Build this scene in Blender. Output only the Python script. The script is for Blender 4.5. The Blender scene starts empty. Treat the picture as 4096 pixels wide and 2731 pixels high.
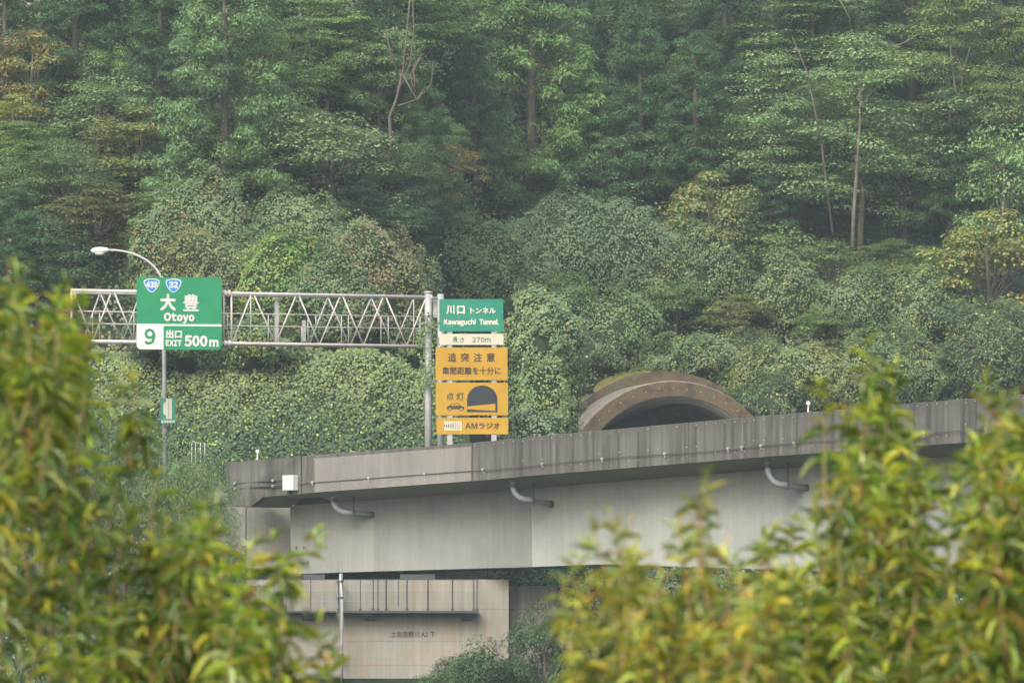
import bpy, math, random
import numpy as np
from mathutils import Vector, Matrix, noise
R = math.radians
rng = np.random.default_rng(7)
random.seed(7)
SC = bpy.context.scene
COL = SC.collection

# ------------------------------------------------------------------ camera
FOC = 200.0                       # mm, on a 36 mm wide sensor
F = 4096 * FOC / 36.0             # focal length in photo pixels
HZ = 2900.0                       # photo row of the eye level
cd = bpy.data.cameras.new('camera'); cam = bpy.data.objects.new('camera', cd); COL.objects.link(cam)
cam.rotation_euler = (R(90), 0, 0)
cd.lens = FOC; cd.sensor_width = 36.0
cd.shift_y = (HZ - 2731 / 2) / 4096.0
cd.clip_start = 0.5; cd.clip_end = 3000
cd.dof.use_dof = True; cd.dof.focus_distance = 258; cd.dof.aperture_fstop = 6.8
SC.camera = cam
# ------------------------------------------------------------------ sky, sun, exposure
SUN_EL, SUN_AZ = R(40), R(203)      # azimuth measured from +Y towards +X
w = bpy.data.worlds.new('World'); SC.world = w; w.use_nodes = True
nt = w.node_tree; nt.nodes.clear()
sky = nt.nodes.new('ShaderNodeTexSky'); sky.sky_type = 'NISHITA'; sky.sun_disc = False
sky.sun_elevation = SUN_EL; sky.sun_rotation = SUN_AZ; sky.air_density = 1.0; sky.dust_density = 5.0; sky.ozone_density = 0.6
bg = nt.nodes.new('ShaderNodeBackground'); bg.inputs[1].default_value = 0.15
wo = nt.nodes.new('ShaderNodeOutputWorld')
nt.links.new(sky.outputs[0], bg.inputs[0]); nt.links.new(bg.outputs[0], wo.inputs[0])
sl = bpy.data.lights.new('sun', 'SUN'); sl.energy = 1.25; sl.angle = R(32); sl.color = (1.0, 0.97, 0.90)
so = bpy.data.objects.new('sun', sl); COL.objects.link(so)
sd = Vector((math.sin(SUN_AZ) * math.cos(SUN_EL), math.cos(SUN_AZ) * math.cos(SUN_EL), math.sin(SUN_EL)))
so.rotation_euler = (-sd).to_track_quat('-Z', 'Y').to_euler()
vs = SC.view_settings
vs.view_transform = 'Standard'; vs.look = 'None'; vs.exposure = 0.96; vs.gamma = 1; vs.use_curve_mapping = False
SC.cycles.max_bounces = 6; SC.cycles.diffuse_bounces = 3; SC.cycles.glossy_bounces = 2
SC.cycles.transmission_bounces = 3; SC.cycles.volume_bounces = 0; SC.cycles.caustics_reflective = False
HAZE_DENSITY = 0.00029

# ------------------------------------------------------------------ helpers
def W(px, py, Y):
    """world point seen at photo pixel (px, py) at depth Y"""
    return np.array(((px - 2048) / F * Y, Y, (HZ - py) / F * Y))

class MB:
    def __init__(s): s.v = []; s.f = []
    def add(s, vs, fs):
        n = len(s.v); s.v.extend([tuple(map(float, p)) for p in vs]); s.f.extend([tuple(i + n for i in f) for f in fs]); return s
    def box(s, c, size, rz=0.0, b=0.0):
        cx, cy, cz = c; hx, hy, hz = [q / 2 for q in size]; ca, sa = math.cos(rz), math.sin(rz)
        P = []
        if b <= 0:
            for z in (-hz, hz):
                for x, y in ((-hx, -hy), (hx, -hy), (hx, hy), (-hx, hy)):
                    P.append((cx + x * ca - y * sa, cy + x * sa + y * ca, cz + z))
            return s.add(P, [(3, 2, 1, 0), (4, 5, 6, 7), (0, 1, 5, 4), (1, 2, 6, 5), (2, 3, 7, 6), (3, 0, 4, 7)])
        for z, k in ((-hz, b), (-hz + b, 0), (hz - b, 0), (hz, b)):
            for x, y in ((-hx + k, -hy + k), (hx - k, -hy + k), (hx - k, hy - k), (-hx + k, hy - k)):
                P.append((cx + x * ca - y * sa, cy + x * sa + y * ca, cz + z))
        fs = [(3, 2, 1, 0), (12, 13, 14, 15)]
        for l in range(3):
            for i in range(4):
                j = (i + 1) % 4; fs.append((l * 4 + i, l * 4 + j, l * 4 + 4 + j, l * 4 + 4 + i))
        return s.add(P, fs)
    def tube(s, pts, r, n=8, cap=True):
        pts = [Vector(p) for p in pts]; rs = r if hasattr(r, '__len__') else [r] * len(pts)
        V = []; fs = []; up = None
        for i, p in enumerate(pts):
            d = (pts[min(i + 1, len(pts) - 1)] - pts[max(i - 1, 0)])
            d = d.normalized() if d.length > 1e-9 else Vector((0, 0, 1))
            if up is None: up = Vector((0, 0, 1)) if abs(d.z) < .9 else Vector((0, 1, 0))
            a = d.cross(up)
            if a.length < 1e-5: a = d.orthogonal()
            a.normalize(); b_ = d.cross(a).normalized(); up = -b_ if False else up
            for k in range(n):
                t = 2 * math.pi * k / n; V.append(p + (a * math.cos(t) + b_ * math.sin(t)) * rs[i])
        for i in range(len(pts) - 1):
            for k in range(n):
                q = (k + 1) % n; fs.append((i * n + k, i * n + q, (i + 1) * n + q, (i + 1) * n + k))
        if cap: fs.append(tuple(range(n))[::-1]); fs.append(tuple((len(pts) - 1) * n + k for k in range(n)))
        return s.add(V, fs)
    def prism(s, poly, off):
        """poly: list of 3D points (one planar face), off: extrusion vector"""
        n = len(poly); off = np.array(off); P = [np.array(p) for p in poly]
        V = P + [p + off for p in P]
        fs = [tuple(range(n)), tuple(range(2 * n - 1, n - 1, -1))]
        for i in range(n):
            j = (i + 1) % n; fs.append((i, i + n, j + n, j))
        return s.add(V, fs)

BASE = {}
def link(o, parent=None):
    COL.objects.link(o)
    if parent is not None: o.parent = parent
    return o
def tag(o, label=None, cat=None, group=None, kind=None):
    if label: o['label'] = label
    if cat: o['category'] = cat
    if group: o['group'] = group
    if kind: o['kind'] = kind
    return o
def thing(name, label, cat, base, group=None):
    o = bpy.data.objects.new(name, None); COL.objects.link(o); o.empty_display_size = .3
    o.location = tuple(float(q) for q in base); BASE[o.name] = np.array(o.location)
    return tag(o, label, cat, group)
def mesh_from(name, mb, mat, base, smooth=False):
    me = bpy.data.meshes.new(name)
    v = np.array(mb.v) - base
    me.from_pydata([tuple(p) for p in v], [], mb.f)
    me.validate(); me.materials.append(mat)
    import bmesh
    bm = bmesh.new(); bm.from_mesh(me); bmesh.ops.recalc_face_normals(bm, faces=bm.faces); bm.to_mesh(me); bm.free()
    if smooth: me.polygons.foreach_set('use_smooth', [True] * len(me.polygons))
    return me
def part(name, mb, mat, parent=None, smooth=False, kind=None, label=None):
    base = np.zeros(3)
    if parent is not None: base = BASE[parent.name]
    else:
        a = np.array(mb.v); base = np.array(((a[:, 0].min() + a[:, 0].max()) / 2, (a[:, 1].min() + a[:, 1].max()) / 2, a[:, 2].min()))
    o = bpy.data.objects.new(name, mesh_from(name, mb, mat, base, smooth))
    link(o, parent)
    if parent is None: o.location = tuple(base)
    BASE[o.name] = base
    return tag(o, label=label, kind=kind)
def struct(name, mb, mat, smooth=False):
    o = part(name, mb, mat, None, smooth); o['kind'] = 'structure'; return o

# ------------------------------------------------------------------ materials
def mat(name, col, rough=.7, metal=0, spec=.4, build=None):
    m = bpy.data.materials.new(name); m.use_nodes = True
    n = m.node_tree; b = n.nodes['Principled BSDF']
    b.inputs['Base Color'].default_value = (*col, 1); b.inputs['Roughness'].default_value = rough
    b.inputs['Metallic'].default_value = metal; b.inputs['Specular IOR Level'].default_value = spec
    if build: build(n, b)
    return m
def tex_noise(n, scale, vec, detail=4, rough=.55, mapscale=None, dist=0):
    if mapscale is not None:
        mp = n.nodes.new('ShaderNodeMapping'); mp.inputs['Scale'].default_value = mapscale
        n.links.new(vec, mp.inputs[0]); vec = mp.outputs[0]
    t = n.nodes.new('ShaderNodeTexNoise'); t.inputs['Scale'].default_value = scale
    t.inputs['Detail'].default_value = detail; t.inputs['Roughness'].default_value = rough; t.inputs['Distortion'].default_value = dist
    n.links.new(vec, t.inputs[0]); return t.outputs[0]
def ramp(n, fac, stops):
    r = n.nodes.new('ShaderNodeValToRGB'); e = r.color_ramp.elements
    e[0].position = stops[0][0]; e[0].color = (*stops[0][1], 1); e[1].position = stops[-1][0]; e[1].color = (*stops[-1][1], 1)
    for p, c in stops[1:-1]:
        q = e.new(p); q.color = (*c, 1)
    n.links.new(fac, r.inputs[0]); return r.outputs[0]
def mix(n, fac, a, b, mode='MIX'):
    m = n.nodes.new('ShaderNodeMix'); m.data_type = 'RGBA'; m.blend_type = mode
    for s, v in ((m.inputs[0], fac), (m.inputs[6], a), (m.inputs[7], b)):
        if isinstance(v, (int, float)): s.default_value = v
        elif isinstance(v, tuple): s.default_value = (*v, 1)
        else: n.links.new(v, s)
    return m.outputs[2]
def wpos(n): return n.nodes.new('ShaderNodeNewGeometry').outputs['Position']
def bump(n, b, h, strength=.3, dist=.02):
    q = n.nodes.new('ShaderNodeBump'); q.inputs['Strength'].default_value = strength; q.inputs['Distance'].default_value = dist
    n.links.new(h, q.inputs['Height']); n.links.new(q.outputs[0], b.inputs['Normal'])

def mapr(n, v, a, b):
    q = n.nodes.new('ShaderNodeMapRange'); q.inputs[1].default_value = a; q.inputs[2].default_value = b; n.links.new(v, q.inputs[0]); return q.outputs[0]
def concrete(base, dark, streak=.6, stain=None, stain_amt=.3, top_dark=None, marks=False):
    def f(n, b):
        p = wpos(n)
        big = tex_noise(n, .35, p, 3)
        st = tex_noise(n, 3.2, p, 5, .6, (1.0, 1.0, .045))
        st2 = tex_noise(n, 11, p, 4, .6, (1.0, 1.0, .06))
        fine = tex_noise(n, 14, p, 5, .65)
        c = mix(n, ramp(n, st, [(.38, (0, 0, 0)), (.66, (1, 1, 1))]), dark, base)
        c = mix(n, streak, base, c)
        c2 = mix(n, ramp(n, st2, [(.4, (.72, .72, .72)), (.62, (1.05, 1.05, 1.05))]), (0, 0, 0), (1, 1, 1))
        c = mix(n, .55 * streak, c, mix(n, 1.0, c, c2, 'MULTIPLY'))
        c = mix(n, .5, c, mix(n, 1.0, c, ramp(n, big, [(.3, (.72, .73, .75)), (.7, (1.2, 1.19, 1.17))]), 'MULTIPLY'))
        c = mix(n, .35, c, mix(n, 1.0, c, ramp(n, fine, [(.3, (.7, .7, .7)), (.7, (1.2, 1.2, 1.2))]), 'MULTIPLY'))
        if stain:
            sn = tex_noise(n, .9, p, 6, .7, (1, 1, .35))
            c = mix(n, ramp(n, sn, [(.55, (0, 0, 0)), (.72, (stain_amt,) * 3)]), c, stain)
        if marks:
            sp = n.nodes.new('ShaderNodeSeparateXYZ'); n.links.new(p, sp.inputs[0])
            b1 = ramp(n, mapr(n, sp.outputs[2], 2.6, 3.3), [(.0, (0, 0, 0)), (.12, (1, 1, 1)), (.3, (.9, .9, .9)), (.5, (.1, .1, .1)), (.68, (1, 1, 1)), (.9, (.5, .5, .5)), (1, (0, 0, 0))])
            b2 = ramp(n, tex_noise(n, 3.4, p, 5, .7, (1, 1, 1.6)), [(.47, (0, 0, 0)), (.6, (.8, .8, .8))])
            c = mix(n, mix(n, .5, (0, 0, 0), mix(n, 1.0, b1, b2, 'MULTIPLY')), c, (.33, .17, .10))
            rs = ramp(n, tex_noise(n, 1.1, p, 4, .6, (1, 1, .12)), [(.56, (0, 0, 0)), (.7, (.6, .6, .6))])
            c = mix(n, rs, c, (.24, .17, .12))
        if top_dark:
            sp = n.nodes.new('ShaderNodeSeparateXYZ'); n.links.new(n.nodes.new('ShaderNodeTexCoord').outputs['Generated'], sp.inputs[0])
            ad = n.nodes.new('ShaderNodeMath'); ad.operation = 'ADD'; n.links.new(sp.outputs[2], ad.inputs[0])
            ml = n.nodes.new('ShaderNodeMath'); ml.operation = 'MULTIPLY_ADD'; ml.inputs[1].default_value = .5; ml.inputs[2].default_value = -.25
            n.links.new(st, ml.inputs[0]); n.links.new(ml.outputs[0], ad.inputs[1])
            c = mix(n, ramp(n, ad.outputs[0], [(top_dark[0], (0, 0, 0)), (top_dark[1], (top_dark[2],) * 3)]), c, dark)
        n.links.new(c, b.inputs['Base Color']); bump(n, b, fine, .25, .01)
    return f
M = {}
M['parapet'] = mat('parapet_concrete', (.16, .15, .14), .85, build=concrete((.15, .151, .136), (.052, .053, .048), .9, top_dark=(.72, 1.05, .45)))
M['repair'] = mat('repaired_concrete', (.27, .26, .25), .8, build=concrete((.215, .212, .197), (.165, .162, .15), .6))
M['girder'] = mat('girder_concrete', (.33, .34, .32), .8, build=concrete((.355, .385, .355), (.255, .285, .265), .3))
M['girder_old'] = mat('older_girder_concrete', (.3, .3, .28), .8, build=concrete((.24, .262, .245), (.17, .19, .182), .4))
M['girder_end'] = mat('end_girder_concrete', (.3, .3, .28), .8, build=concrete((.285, .305, .28), (.205, .225, .205), .35))
M['abut'] = mat('abutment_concrete', (.42, .38, .34), .85, build=concrete((.285, .285, .245), (.18, .18, .157), .5, (.33, .16, .10), .3, marks=True))
M['abut_dark'] = mat('stained_wing_concrete', (.12, .11, .11), .9, build=concrete((.33, .315, .29), (.15, .142, .13), .8))
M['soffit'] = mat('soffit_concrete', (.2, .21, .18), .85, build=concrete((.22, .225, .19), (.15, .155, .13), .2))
M['road'] = mat('asphalt', (.055, .055, .057), .9)
M['moss_concrete'] = mat('weathered_tunnel_concrete', (.2, .19, .18), .9, build=concrete((.25, .235, .21), (.12, .11, .10), .7, (.12, .13, .03), .95))
def rust(n, b):
    p = wpos(n); a = tex_noise(n, .7, p, 6, .65); f = tex_noise(n, 7, p, 5, .7)
    a = tex_noise(n, 1.1, p, 7, .72); c = ramp(n, a, [(.30, (.03, .028, .025)), (.43, (.065, .05, .038)), (.52, (.11, .072, .045)), (.57, (.065, .07, .03)), (.72, (.11, .107, .095))])
    c = mix(n, .6, c, mix(n, 1., c, ramp(n, f, [(.3, (.5, .5, .5)), (.68, (1.5, 1.5, 1.5))]), 'MULTIPLY'))
    n.links.new(c, b.inputs['Base Color']); bump(n, b, f, .5, .03)
M['rust'] = mat('rust_stained_portal_concrete', (.15, .08, .04), .95, build=rust)
M['lining'] = mat('tunnel_lining', (.16, .16, .16), .8, build=concrete((.15, .155, .15), (.12, .125, .12), .15))
def galv(n, b):
    p = wpos(n); a = tex_noise(n, 3, p, 4)
    n.links.new(ramp(n, a, [(.3, (.31, .32, .33)), (.7, (.42, .425, .43))]), b.inputs['Base Color'])
M['galv'] = mat('galvanised_steel', (.5, .5, .52), .5, .25, build=galv)
def wpaint(n, b):
    p = wpos(n); a = tex_noise(n, 2.5, p, 5, .7); c = ramp(n, a, [(.35, (.50, .50, .49)), (.7, (.39, .36, .33))])
    n.links.new(c, b.inputs['Base Color'])
M['white_steel'] = mat('weathered_white_steel', (.6, .59, .58), .5, 0, build=wpaint)
M['white'] = mat('white_paint', (.58, .60, .59), .5)
M['dark_steel'] = mat('dark_grey_steel', (.045, .055, .065), .5, .2)
M['pipe'] = mat('grey_drain_pipe', (.24, .28, .30), .45)
M['pipe_dark'] = mat('dark_pipe_clamp', (.07, .08, .09), .6)
def fade(c1, c2, sc=1.6):
    def f(n, b):
        t = tex_noise(n, sc, wpos(n), 5, .6); n.links.new(ramp(n, t, [(.35, c1), (.7, c2)]), b.inputs['Base Color'])
    return f
M['green'] = mat('green_sign_sheeting', (.01, .3, .13), .45, build=fade((.008, .20, .085), (.013, .23, .10)))
M['green_old'] = mat('faded_green_sheeting', (.01, .26, .16), .55, build=fade((.008, .18, .115), (.02, .215, .145)))
M['sign_white'] = mat('white_sheeting', (.60, .61, .58), .5)
M['cream'] = mat('yellowed_white_sheeting', (.62, .58, .46), .6, build=fade((.46, .43, .33), (.52, .50, .42), 3))
M['cream_text'] = mat('aged_letter_sheeting', (.62, .62, .52), .6)
M['yellow'] = mat('amber_sheeting', (.55, .28, .02), .5, build=fade((.37, .215, .012), (.42, .25, .02)))
M['blue'] = mat('route_shield_blue', (.02, .20, .60), .5)
M['ink'] = mat('dark_brown_lettering', (.045, .035, .03), .6)
M['ink_blue'] = mat('dark_blue_black_sheeting', (.018, .024, .032), .6)
M['ink_green'] = mat('green_lettering', (.05, .22, .12), .6)
M['stud'] = mat('pale_stud', (.5, .52, .52), .4)
M['cable'] = mat('dark_cable', (.06, .065, .07), .6)

def leafmat(name, trans=.3, rough=.5, spec=.35):
    m = bpy.data.materials.new(name); m.use_nodes = True; n = m.node_tree; b = n.nodes['Principled BSDF']
    a = n.nodes.new('ShaderNodeAttribute'); a.attribute_name = 'tint'
    oi = n.nodes.new('ShaderNodeObjectInfo')
    c = mix(n, 1.0, a.outputs['Color'], oi.outputs['Color'], 'MULTIPLY')
    n.links.new(c, b.inputs['Base Color']); b.inputs['Roughness'].default_value = rough; b.inputs['Specular IOR Level'].default_value = spec
    t = n.nodes.new('ShaderNodeBsdfTranslucent'); n.links.new(mix(n, 1.0, c, (1.1, 1.15, .6), 'MULTIPLY'), t.inputs[0])
    x = n.nodes.new('ShaderNodeMixShader'); x.inputs[0].default_value = trans
    out = n.nodes['Material Output']; n.links.new(b.outputs[0], x.inputs[1]); n.links.new(t.outputs[0], x.inputs[2]); n.links.new(x.outputs[0], out.inputs[0])
    return m
M['leaf'] = leafmat('hillside_leaf')
M['leaf_near'] = leafmat('glossy_near_leaf', .35, .38, .5)
def bark(n, b):
    t = tex_noise(n, 5, wpos(n), 5, .6, (1, 1, .2)); n.links.new(ramp(n, t, [(.3, (.06, .05, .042)), (.7, (.13, .115, .095))]), b.inputs['Base Color'])
M['bark'] = mat('grey_bark', (.16, .14, .12), .9, build=bark)
M['bark_pale'] = mat('pale_bark', (.3, .27, .23), .9, build=fade((.09, .085, .07), (.17, .16, .135), 4))
M['twig'] = mat('reddish_twig', (.20, .09, .045), .6, build=fade((.26, .12, .06), (.24, .24, .08), 8))
def soil(n, b):
    t = tex_noise(n, .8, wpos(n), 6, .6); n.links.new(ramp(n, t, [(.3, (.008, .016, .009)), (.6, (.02, .03, .015)), (.85, (.05, .045, .03))]), b.inputs['Base Color'])
M['soil'] = mat('forest_floor', (.04, .04, .02), .95, spec=.1, build=soil)
M['core'] = mat('vine_core_shade', (.03, .04, .018), .95, spec=.1, build=fade((.02, .034, .014), (.05, .07, .03), 3))  # dark fill behind the leaves, shade of the gaps put into its colour
M['moss'] = mat('moss', (.12, .13, .03), .95, spec=.1, build=fade((.09, .11, .03), (.20, .17, .05), 2))

# ------------------------------------------------------------------ fast leaf meshes
def nz(a):
    return a / np.maximum(np.linalg.norm(a, axis=1, keepdims=True), 1e-9)
def leaf_mesh(name, pos, nrm, tip, ln, wd, col, material):
    """every leaf a folded four-cornered blade of its own"""
    N = len(pos); nrm = nz(nrm); tip = nz(tip - nrm * np.sum(tip * nrm, 1, keepdims=True)); side = np.cross(nrm, tip)
    ln = ln.reshape(-1, 1); wd = wd.reshape(-1, 1)
    V = np.empty((N, 4, 3), np.float32)
    V[:, 0] = pos - tip * ln * .5
    V[:, 1] = pos + side * wd * .5 - tip * ln * .05 - nrm * wd * .14
    V[:, 2] = pos + tip * ln * .5 - nrm * ln * .12
    V[:, 3] = pos - side * wd * .5 - tip * ln * .05 - nrm * wd * .14
    me = bpy.data.meshes.new(name)
    me.vertices.add(N * 4); me.vertices.foreach_set('co', V.reshape(-1))
    me.loops.add(N * 6); me.polygons.add(N * 2)
    b = np.arange(N, dtype=np.int32)[:, None] * 4
    me.loops.foreach_set('vertex_index', np.concatenate([b, b + 1, b + 2, b, b + 2, b + 3], 1).reshape(-1))
    me.polygons.foreach_set('loop_start', np.arange(N * 2, dtype=np.int32) * 3)
    me.update()
    a = me.color_attributes.new('tint', 'FLOAT_COLOR', 'POINT')
    c = np.ones((N, 4, 4), np.float32); c[:, :, :3] = np.clip(col, 0, 1)[:, None, :]
    a.data.foreach_set('color', c.reshape(-1)); me.materials.append(material)
    return me
def rdir(n): return nz(rng.normal(size=(n, 3)))
def tints(n, base, hue=.12, val=.25, accent=None, amt=0.0):
    c = np.array(base)[None] * (1 + rng.normal(0, val, (n, 1))).clip(.4, 1.8)
    c = c * (1 + rng.normal(0, hue, (n, 3)) * np.array([1, .35, .6]))
    if accent is not None and amt > 0:
        k = rng.random(n) < amt; c[k] = np.array(accent)[None] * (1 + rng.normal(0, .25, (k.sum(), 1)))
    return c
def clump_leaves(cl, size, aspect=.8, up=.5, droop=.3, rough=.5, hue=.12, val=.22):
    """cl: list of (centre, radii, count, colour, accent, amt). Leaves on the outer shell of each clump."""
    P = []; Nn = []; T = []; L = []; C = []
    for c, r, n, col, acc, amt in cl:
        d = rdir(n); d[:, 2] = np.where(d[:, 2] < -.25, -d[:, 2] * .6, d[:, 2]); d = nz(d)
        rad = .62 + .42 * rng.random((n, 1)) ** .6
        r = np.array(r); p = np.array(c) + d * r * rad
        nr = nz(d / r); nr = nz(nr + np.array([0, 0, up]) + rng.normal(0, rough, (n, 3)))
        t = nz(d * [1, 1, .2] + np.array([0, 0, -droop]) + rng.normal(0, .5, (n, 3)))
        P.append(p); Nn.append(nr); T.append(t); L.append(size * (.65 + .7 * rng.random(n)))
        C.append(tints(n, np.array(col) * (1 + rng.normal(0, .10)), hue, val, acc, amt))
    L = np.concatenate(L)
    return np.concatenate(P), np.concatenate(Nn), np.concatenate(T), L, L * aspect, np.concatenate(C)

# crown builders, all in unit-less metres with the foot of the tree at the origin
def limb(mb, a, b, r0, r1, sag=0.0, n=5):
    a = np.array(a, float); b = np.array(b, float); pts = []; rs = []
    for i in range(n + 1):
        t = i / n; p = a + (b - a) * t; p[2] += sag * math.sin(math.pi * t); p = p + rng.normal(0, .02, 3) * np.linalg.norm(b - a) * (0 < i < n)
        pts.append(p); rs.append(r0 + (r1 - r0) * t)
    mb.tube(pts, rs, 6, False)
def cedar(H=20, Rm=3.4, low=.15, seed=0, nb=150, acc=(.30, .17, .08), amt=.05, col=(.50, .62, .38)):
    mb = MB(); mb.tube([(0, 0, -1), (0.05, 0, H * .5), (0, 0, H)], [.34, .22, .03], 8); cl = []
    for i in range(nb):
        h = low + (1 - low) * (i + rng.random()) / nb; z = H * h
        r = Rm * ((1 - h) ** .62) * (.72 + .5 * rng.random()) + .25
        a = rng.random() * 2 * math.pi; dx, dy = math.cos(a), math.sin(a)
        tipz = z - r * .25 + .35 * r * rng.random()
        if i % 3 == 0: limb(mb, (0, 0, z + .2), (dx * r, dy * r, tipz), .05, .015, -.1)
        k = 3 if r > 1.4 else 1
        for j in range(k):
            t = 1 - j * .24
            cc = np.array((dx * r * t, dy * r * t, z + (tipz - z) * t)) + rng.normal(0, .16, 3)
            s = (.48 + .42 * rng.random()) * (1 if j == 0 else .85)
            cl.append((cc, (s * .95, s * .95, s * 1.15), int((190 if j == 0 else 80) * s * 1.6), np.array(col) * (1 - .03 * j), acc if j else None, amt + .10 * j))
    P, N, T, L, Wd, C = clump_leaves(cl, .22, .34, .55, 1.0, .5, .10, .2)
    return mb, (P, N, T, L, Wd, C)
def layered(H=14, Rm=4.5, low=.25, nb=40, col=(.50, .63, .43), acc=None, amt=0, lean=0.0, n=300):
    mb = MB(); top = np.array((lean * H, 0, H))
    pts = [(0, 0, -1)]; 
    for i in range(1, 7):
        t = i / 6; pts.append((lean * H * t + rng.normal(0, .12), rng.normal(0, .12), H * .95 * t))
    mb.tube(pts, [.15, .14, .12, .10, .08, .05, .02], 8); cl = []
    for i in range(nb):
        h = low + (1 - low) * (i + rng.random()) / nb; z0 = H * h * .93
        r = Rm * (math.sin(math.pi * min(1, .25 + .72 * (h - low) / (1 - low))) ** .7) * (.4 + .65 * rng.random())
        a = rng.random() * 2 * math.pi; x0 = lean * z0
        e = np.array((x0 + math.cos(a) * r, math.sin(a) * r, z0 + .12 * r + rng.normal(0, .25)))
        limb(mb, (x0, 0, z0 - .25 * r), e, .055, .012, .15)
        for j in range(3):
            t = 1 - .3 * j; c = np.array((x0, 0, z0)) * (1 - t) + e * t + rng.normal(0, .32, 3) * (1, 1, .9)
            s = .75 + .5 * rng.random()
            cl.append((c, (s * 1.15, s * 1.0, .36 + .26 * rng.random()), int(n * s / 1.9), col, acc, amt))
    return mb, clump_leaves(cl, .17, .6, 1.0, .5, .35, .08, .18)
def bushy(H=8, Rm=3, low=.15, nb=42, col=(.55, .62, .42), acc=None, amt=0, n=210, size=.15, aspect=.8):
    mb = MB(); mb.tube([(0, 0, -1), (.1, 0, H * .45), (0, .1, H * .8)], [.2, .14, .04], 7); cl = []
    cz = H * (low + 1) / 2; rz = H * (1 - low) / 2
    for i in range(nb):
        d = rdir(1)[0]; d[2] = abs(d[2]) * 1.0 if rng.random() < .62 else d[2]
        q = .55 + .42 * rng.random(); c = np.array((d[0] * Rm * q, d[1] * Rm * q, cz + d[2] * rz * q))
        s = (.16 + .12 * rng.random()) * (Rm + rz) / 2 + .25
        cl.append((c, (s * 1.15, s * 1.15, s * .7), int(n * (.6 + .5 * rng.random())), col, acc, amt))
        if i % 3 == 0: limb(mb, (0, 0, H * .35), c, .05, .012, .1)
    return mb, clump_leaves(cl, size * 1.15, aspect, .8, .5, .38, .10, .2)
def make_proto(kind, **kw):
    mb, L = {'cedar': cedar, 'layered': layered, 'bushy': bushy}[kind](**kw)
    tr = mesh_from('trunk', mb, M['bark'], np.zeros(3), True)
    return tr, leaf_mesh('crown', *L, M['leaf']), kw.get('H'), kw.get('Rm')

# ------------------------------------------------------------------ terrain
def sstep(a, b, x): t = np.clip((x - a) / (b - a), 0, 1); return t * t * (3 - 2 * t)
TX = 8.45
def T0(x, Y):
    low = np.interp(Y, [-60, 0, 15, 26, 60, 195, 235, 249, 253, 262], [-.6, -1.7, -2.4, -4.0, -10, -11, -3, 1.9, 3.2, 10.6])
    lf = np.interp(Y, [262, 267.5, 271.5, 276, 400, 900], [10.6, 10.7, 17.0, 17.6, 17.6 + .78 * 124, 240])
    rt = np.interp(Y, [262, 295, 301, 306, 400, 900], [10.6, 10.7, 15.6, 18.9, 18.9 + .78 * 94, 240])
    k = sstep(-7.0, 0.5, x)
    up = lf * (1 - k) + rt * k
    return np.where(Y < 262, low, up)
def T(x, Y):
    x = np.asarray(x, float); Y = np.asarray(Y, float); z = T0(x, Y)
    bumpy = .5 * np.sin(x * .37 + 1.3) * np.sin(Y * .29) + .3 * np.sin(x * .9 + Y * .7)
    return z + bumpy * sstep(272, 285, Y) * 1.0
def Tcover(x, Y):
    z = T(x, Y); ins = (np.abs(x - TX + .04 * (Y - 300)) < 6.6) & (Y > 300.5) & (Y < 350)
    dx = x - TX + .04 * (Y - 300)
    return np.where(ins, np.maximum(z, 12.6 + np.sqrt(np.maximum(0, 6.4 ** 2 - dx * dx))), z)
def hit(px, py):
    k = (HZ - py) / F
    for Y in np.arange(262, 700, .5):
        x = (px - 2048) / F * Y
        if float(T(x, Y)) > k * Y: return float(Y)
    return 700.0

xs = np.concatenate([np.linspace(-600, -60, 20), np.linspace(-55, 55, 111), np.linspace(60, 600, 20)])
ys = np.concatenate([np.linspace(-300, 190, 50), np.linspace(195, 255, 31), np.linspace(256, 380, 125), np.linspace(390, 900, 25)])
X, Yg = np.meshgrid(xs, ys); Z = T(X, Yg)
ins = (np.abs(X - TX + .04 * (Yg - 300)) < 6.2) & (Yg > 290) & (Yg < 348); Z = np.where(ins, 10.6, Z)
mb = MB(); nx = len(xs)
mb.v = [tuple(p) for p in np.stack([X.ravel(), Yg.ravel(), Z.ravel()], 1)]
mb.f = [(j * nx + i, j * nx + i + 1, (j + 1) * nx + i + 1, (j + 1) * nx + i) for j in range(len(ys) - 1) for i in range(nx - 1)]
struct('terrain', mb, M['soil'], True)
ARC = lambda x, y: 12.55 + math.sqrt(max(0, 6.28 ** 2 - x * x)) if abs(x) < 6.28 else 0
xs2 = np.linspace(-6.4, 6.4, 20); ys2 = np.linspace(304.3, 352, 50); mb = MB()
mb.v = [(TX - .04 * (y - 300) + x, y, float(max(T(TX - .04 * (y - 300) + x, y), ARC(x, y))) + .02) for y in ys2 for x in xs2]
mb.f = [(j * 20 + i, j * 20 + i + 1, (j + 1) * 20 + i + 1, (j + 1) * 20 + i) for j in range(49) for i in range(19)]
struct('hill_above_tunnel', mb, M['soil'], True)
mb = MB(); mb.add([(-60, 257.5, 10.75), (12, 262, 10.75), (14.2, 299, 10.78), (2.5, 299, 10.78), (-4, 267, 10.75), (-60, 266, 10.75)], [(0, 1, 2, 3, 4, 5)])
struct('road', mb, M['road'])

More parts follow.
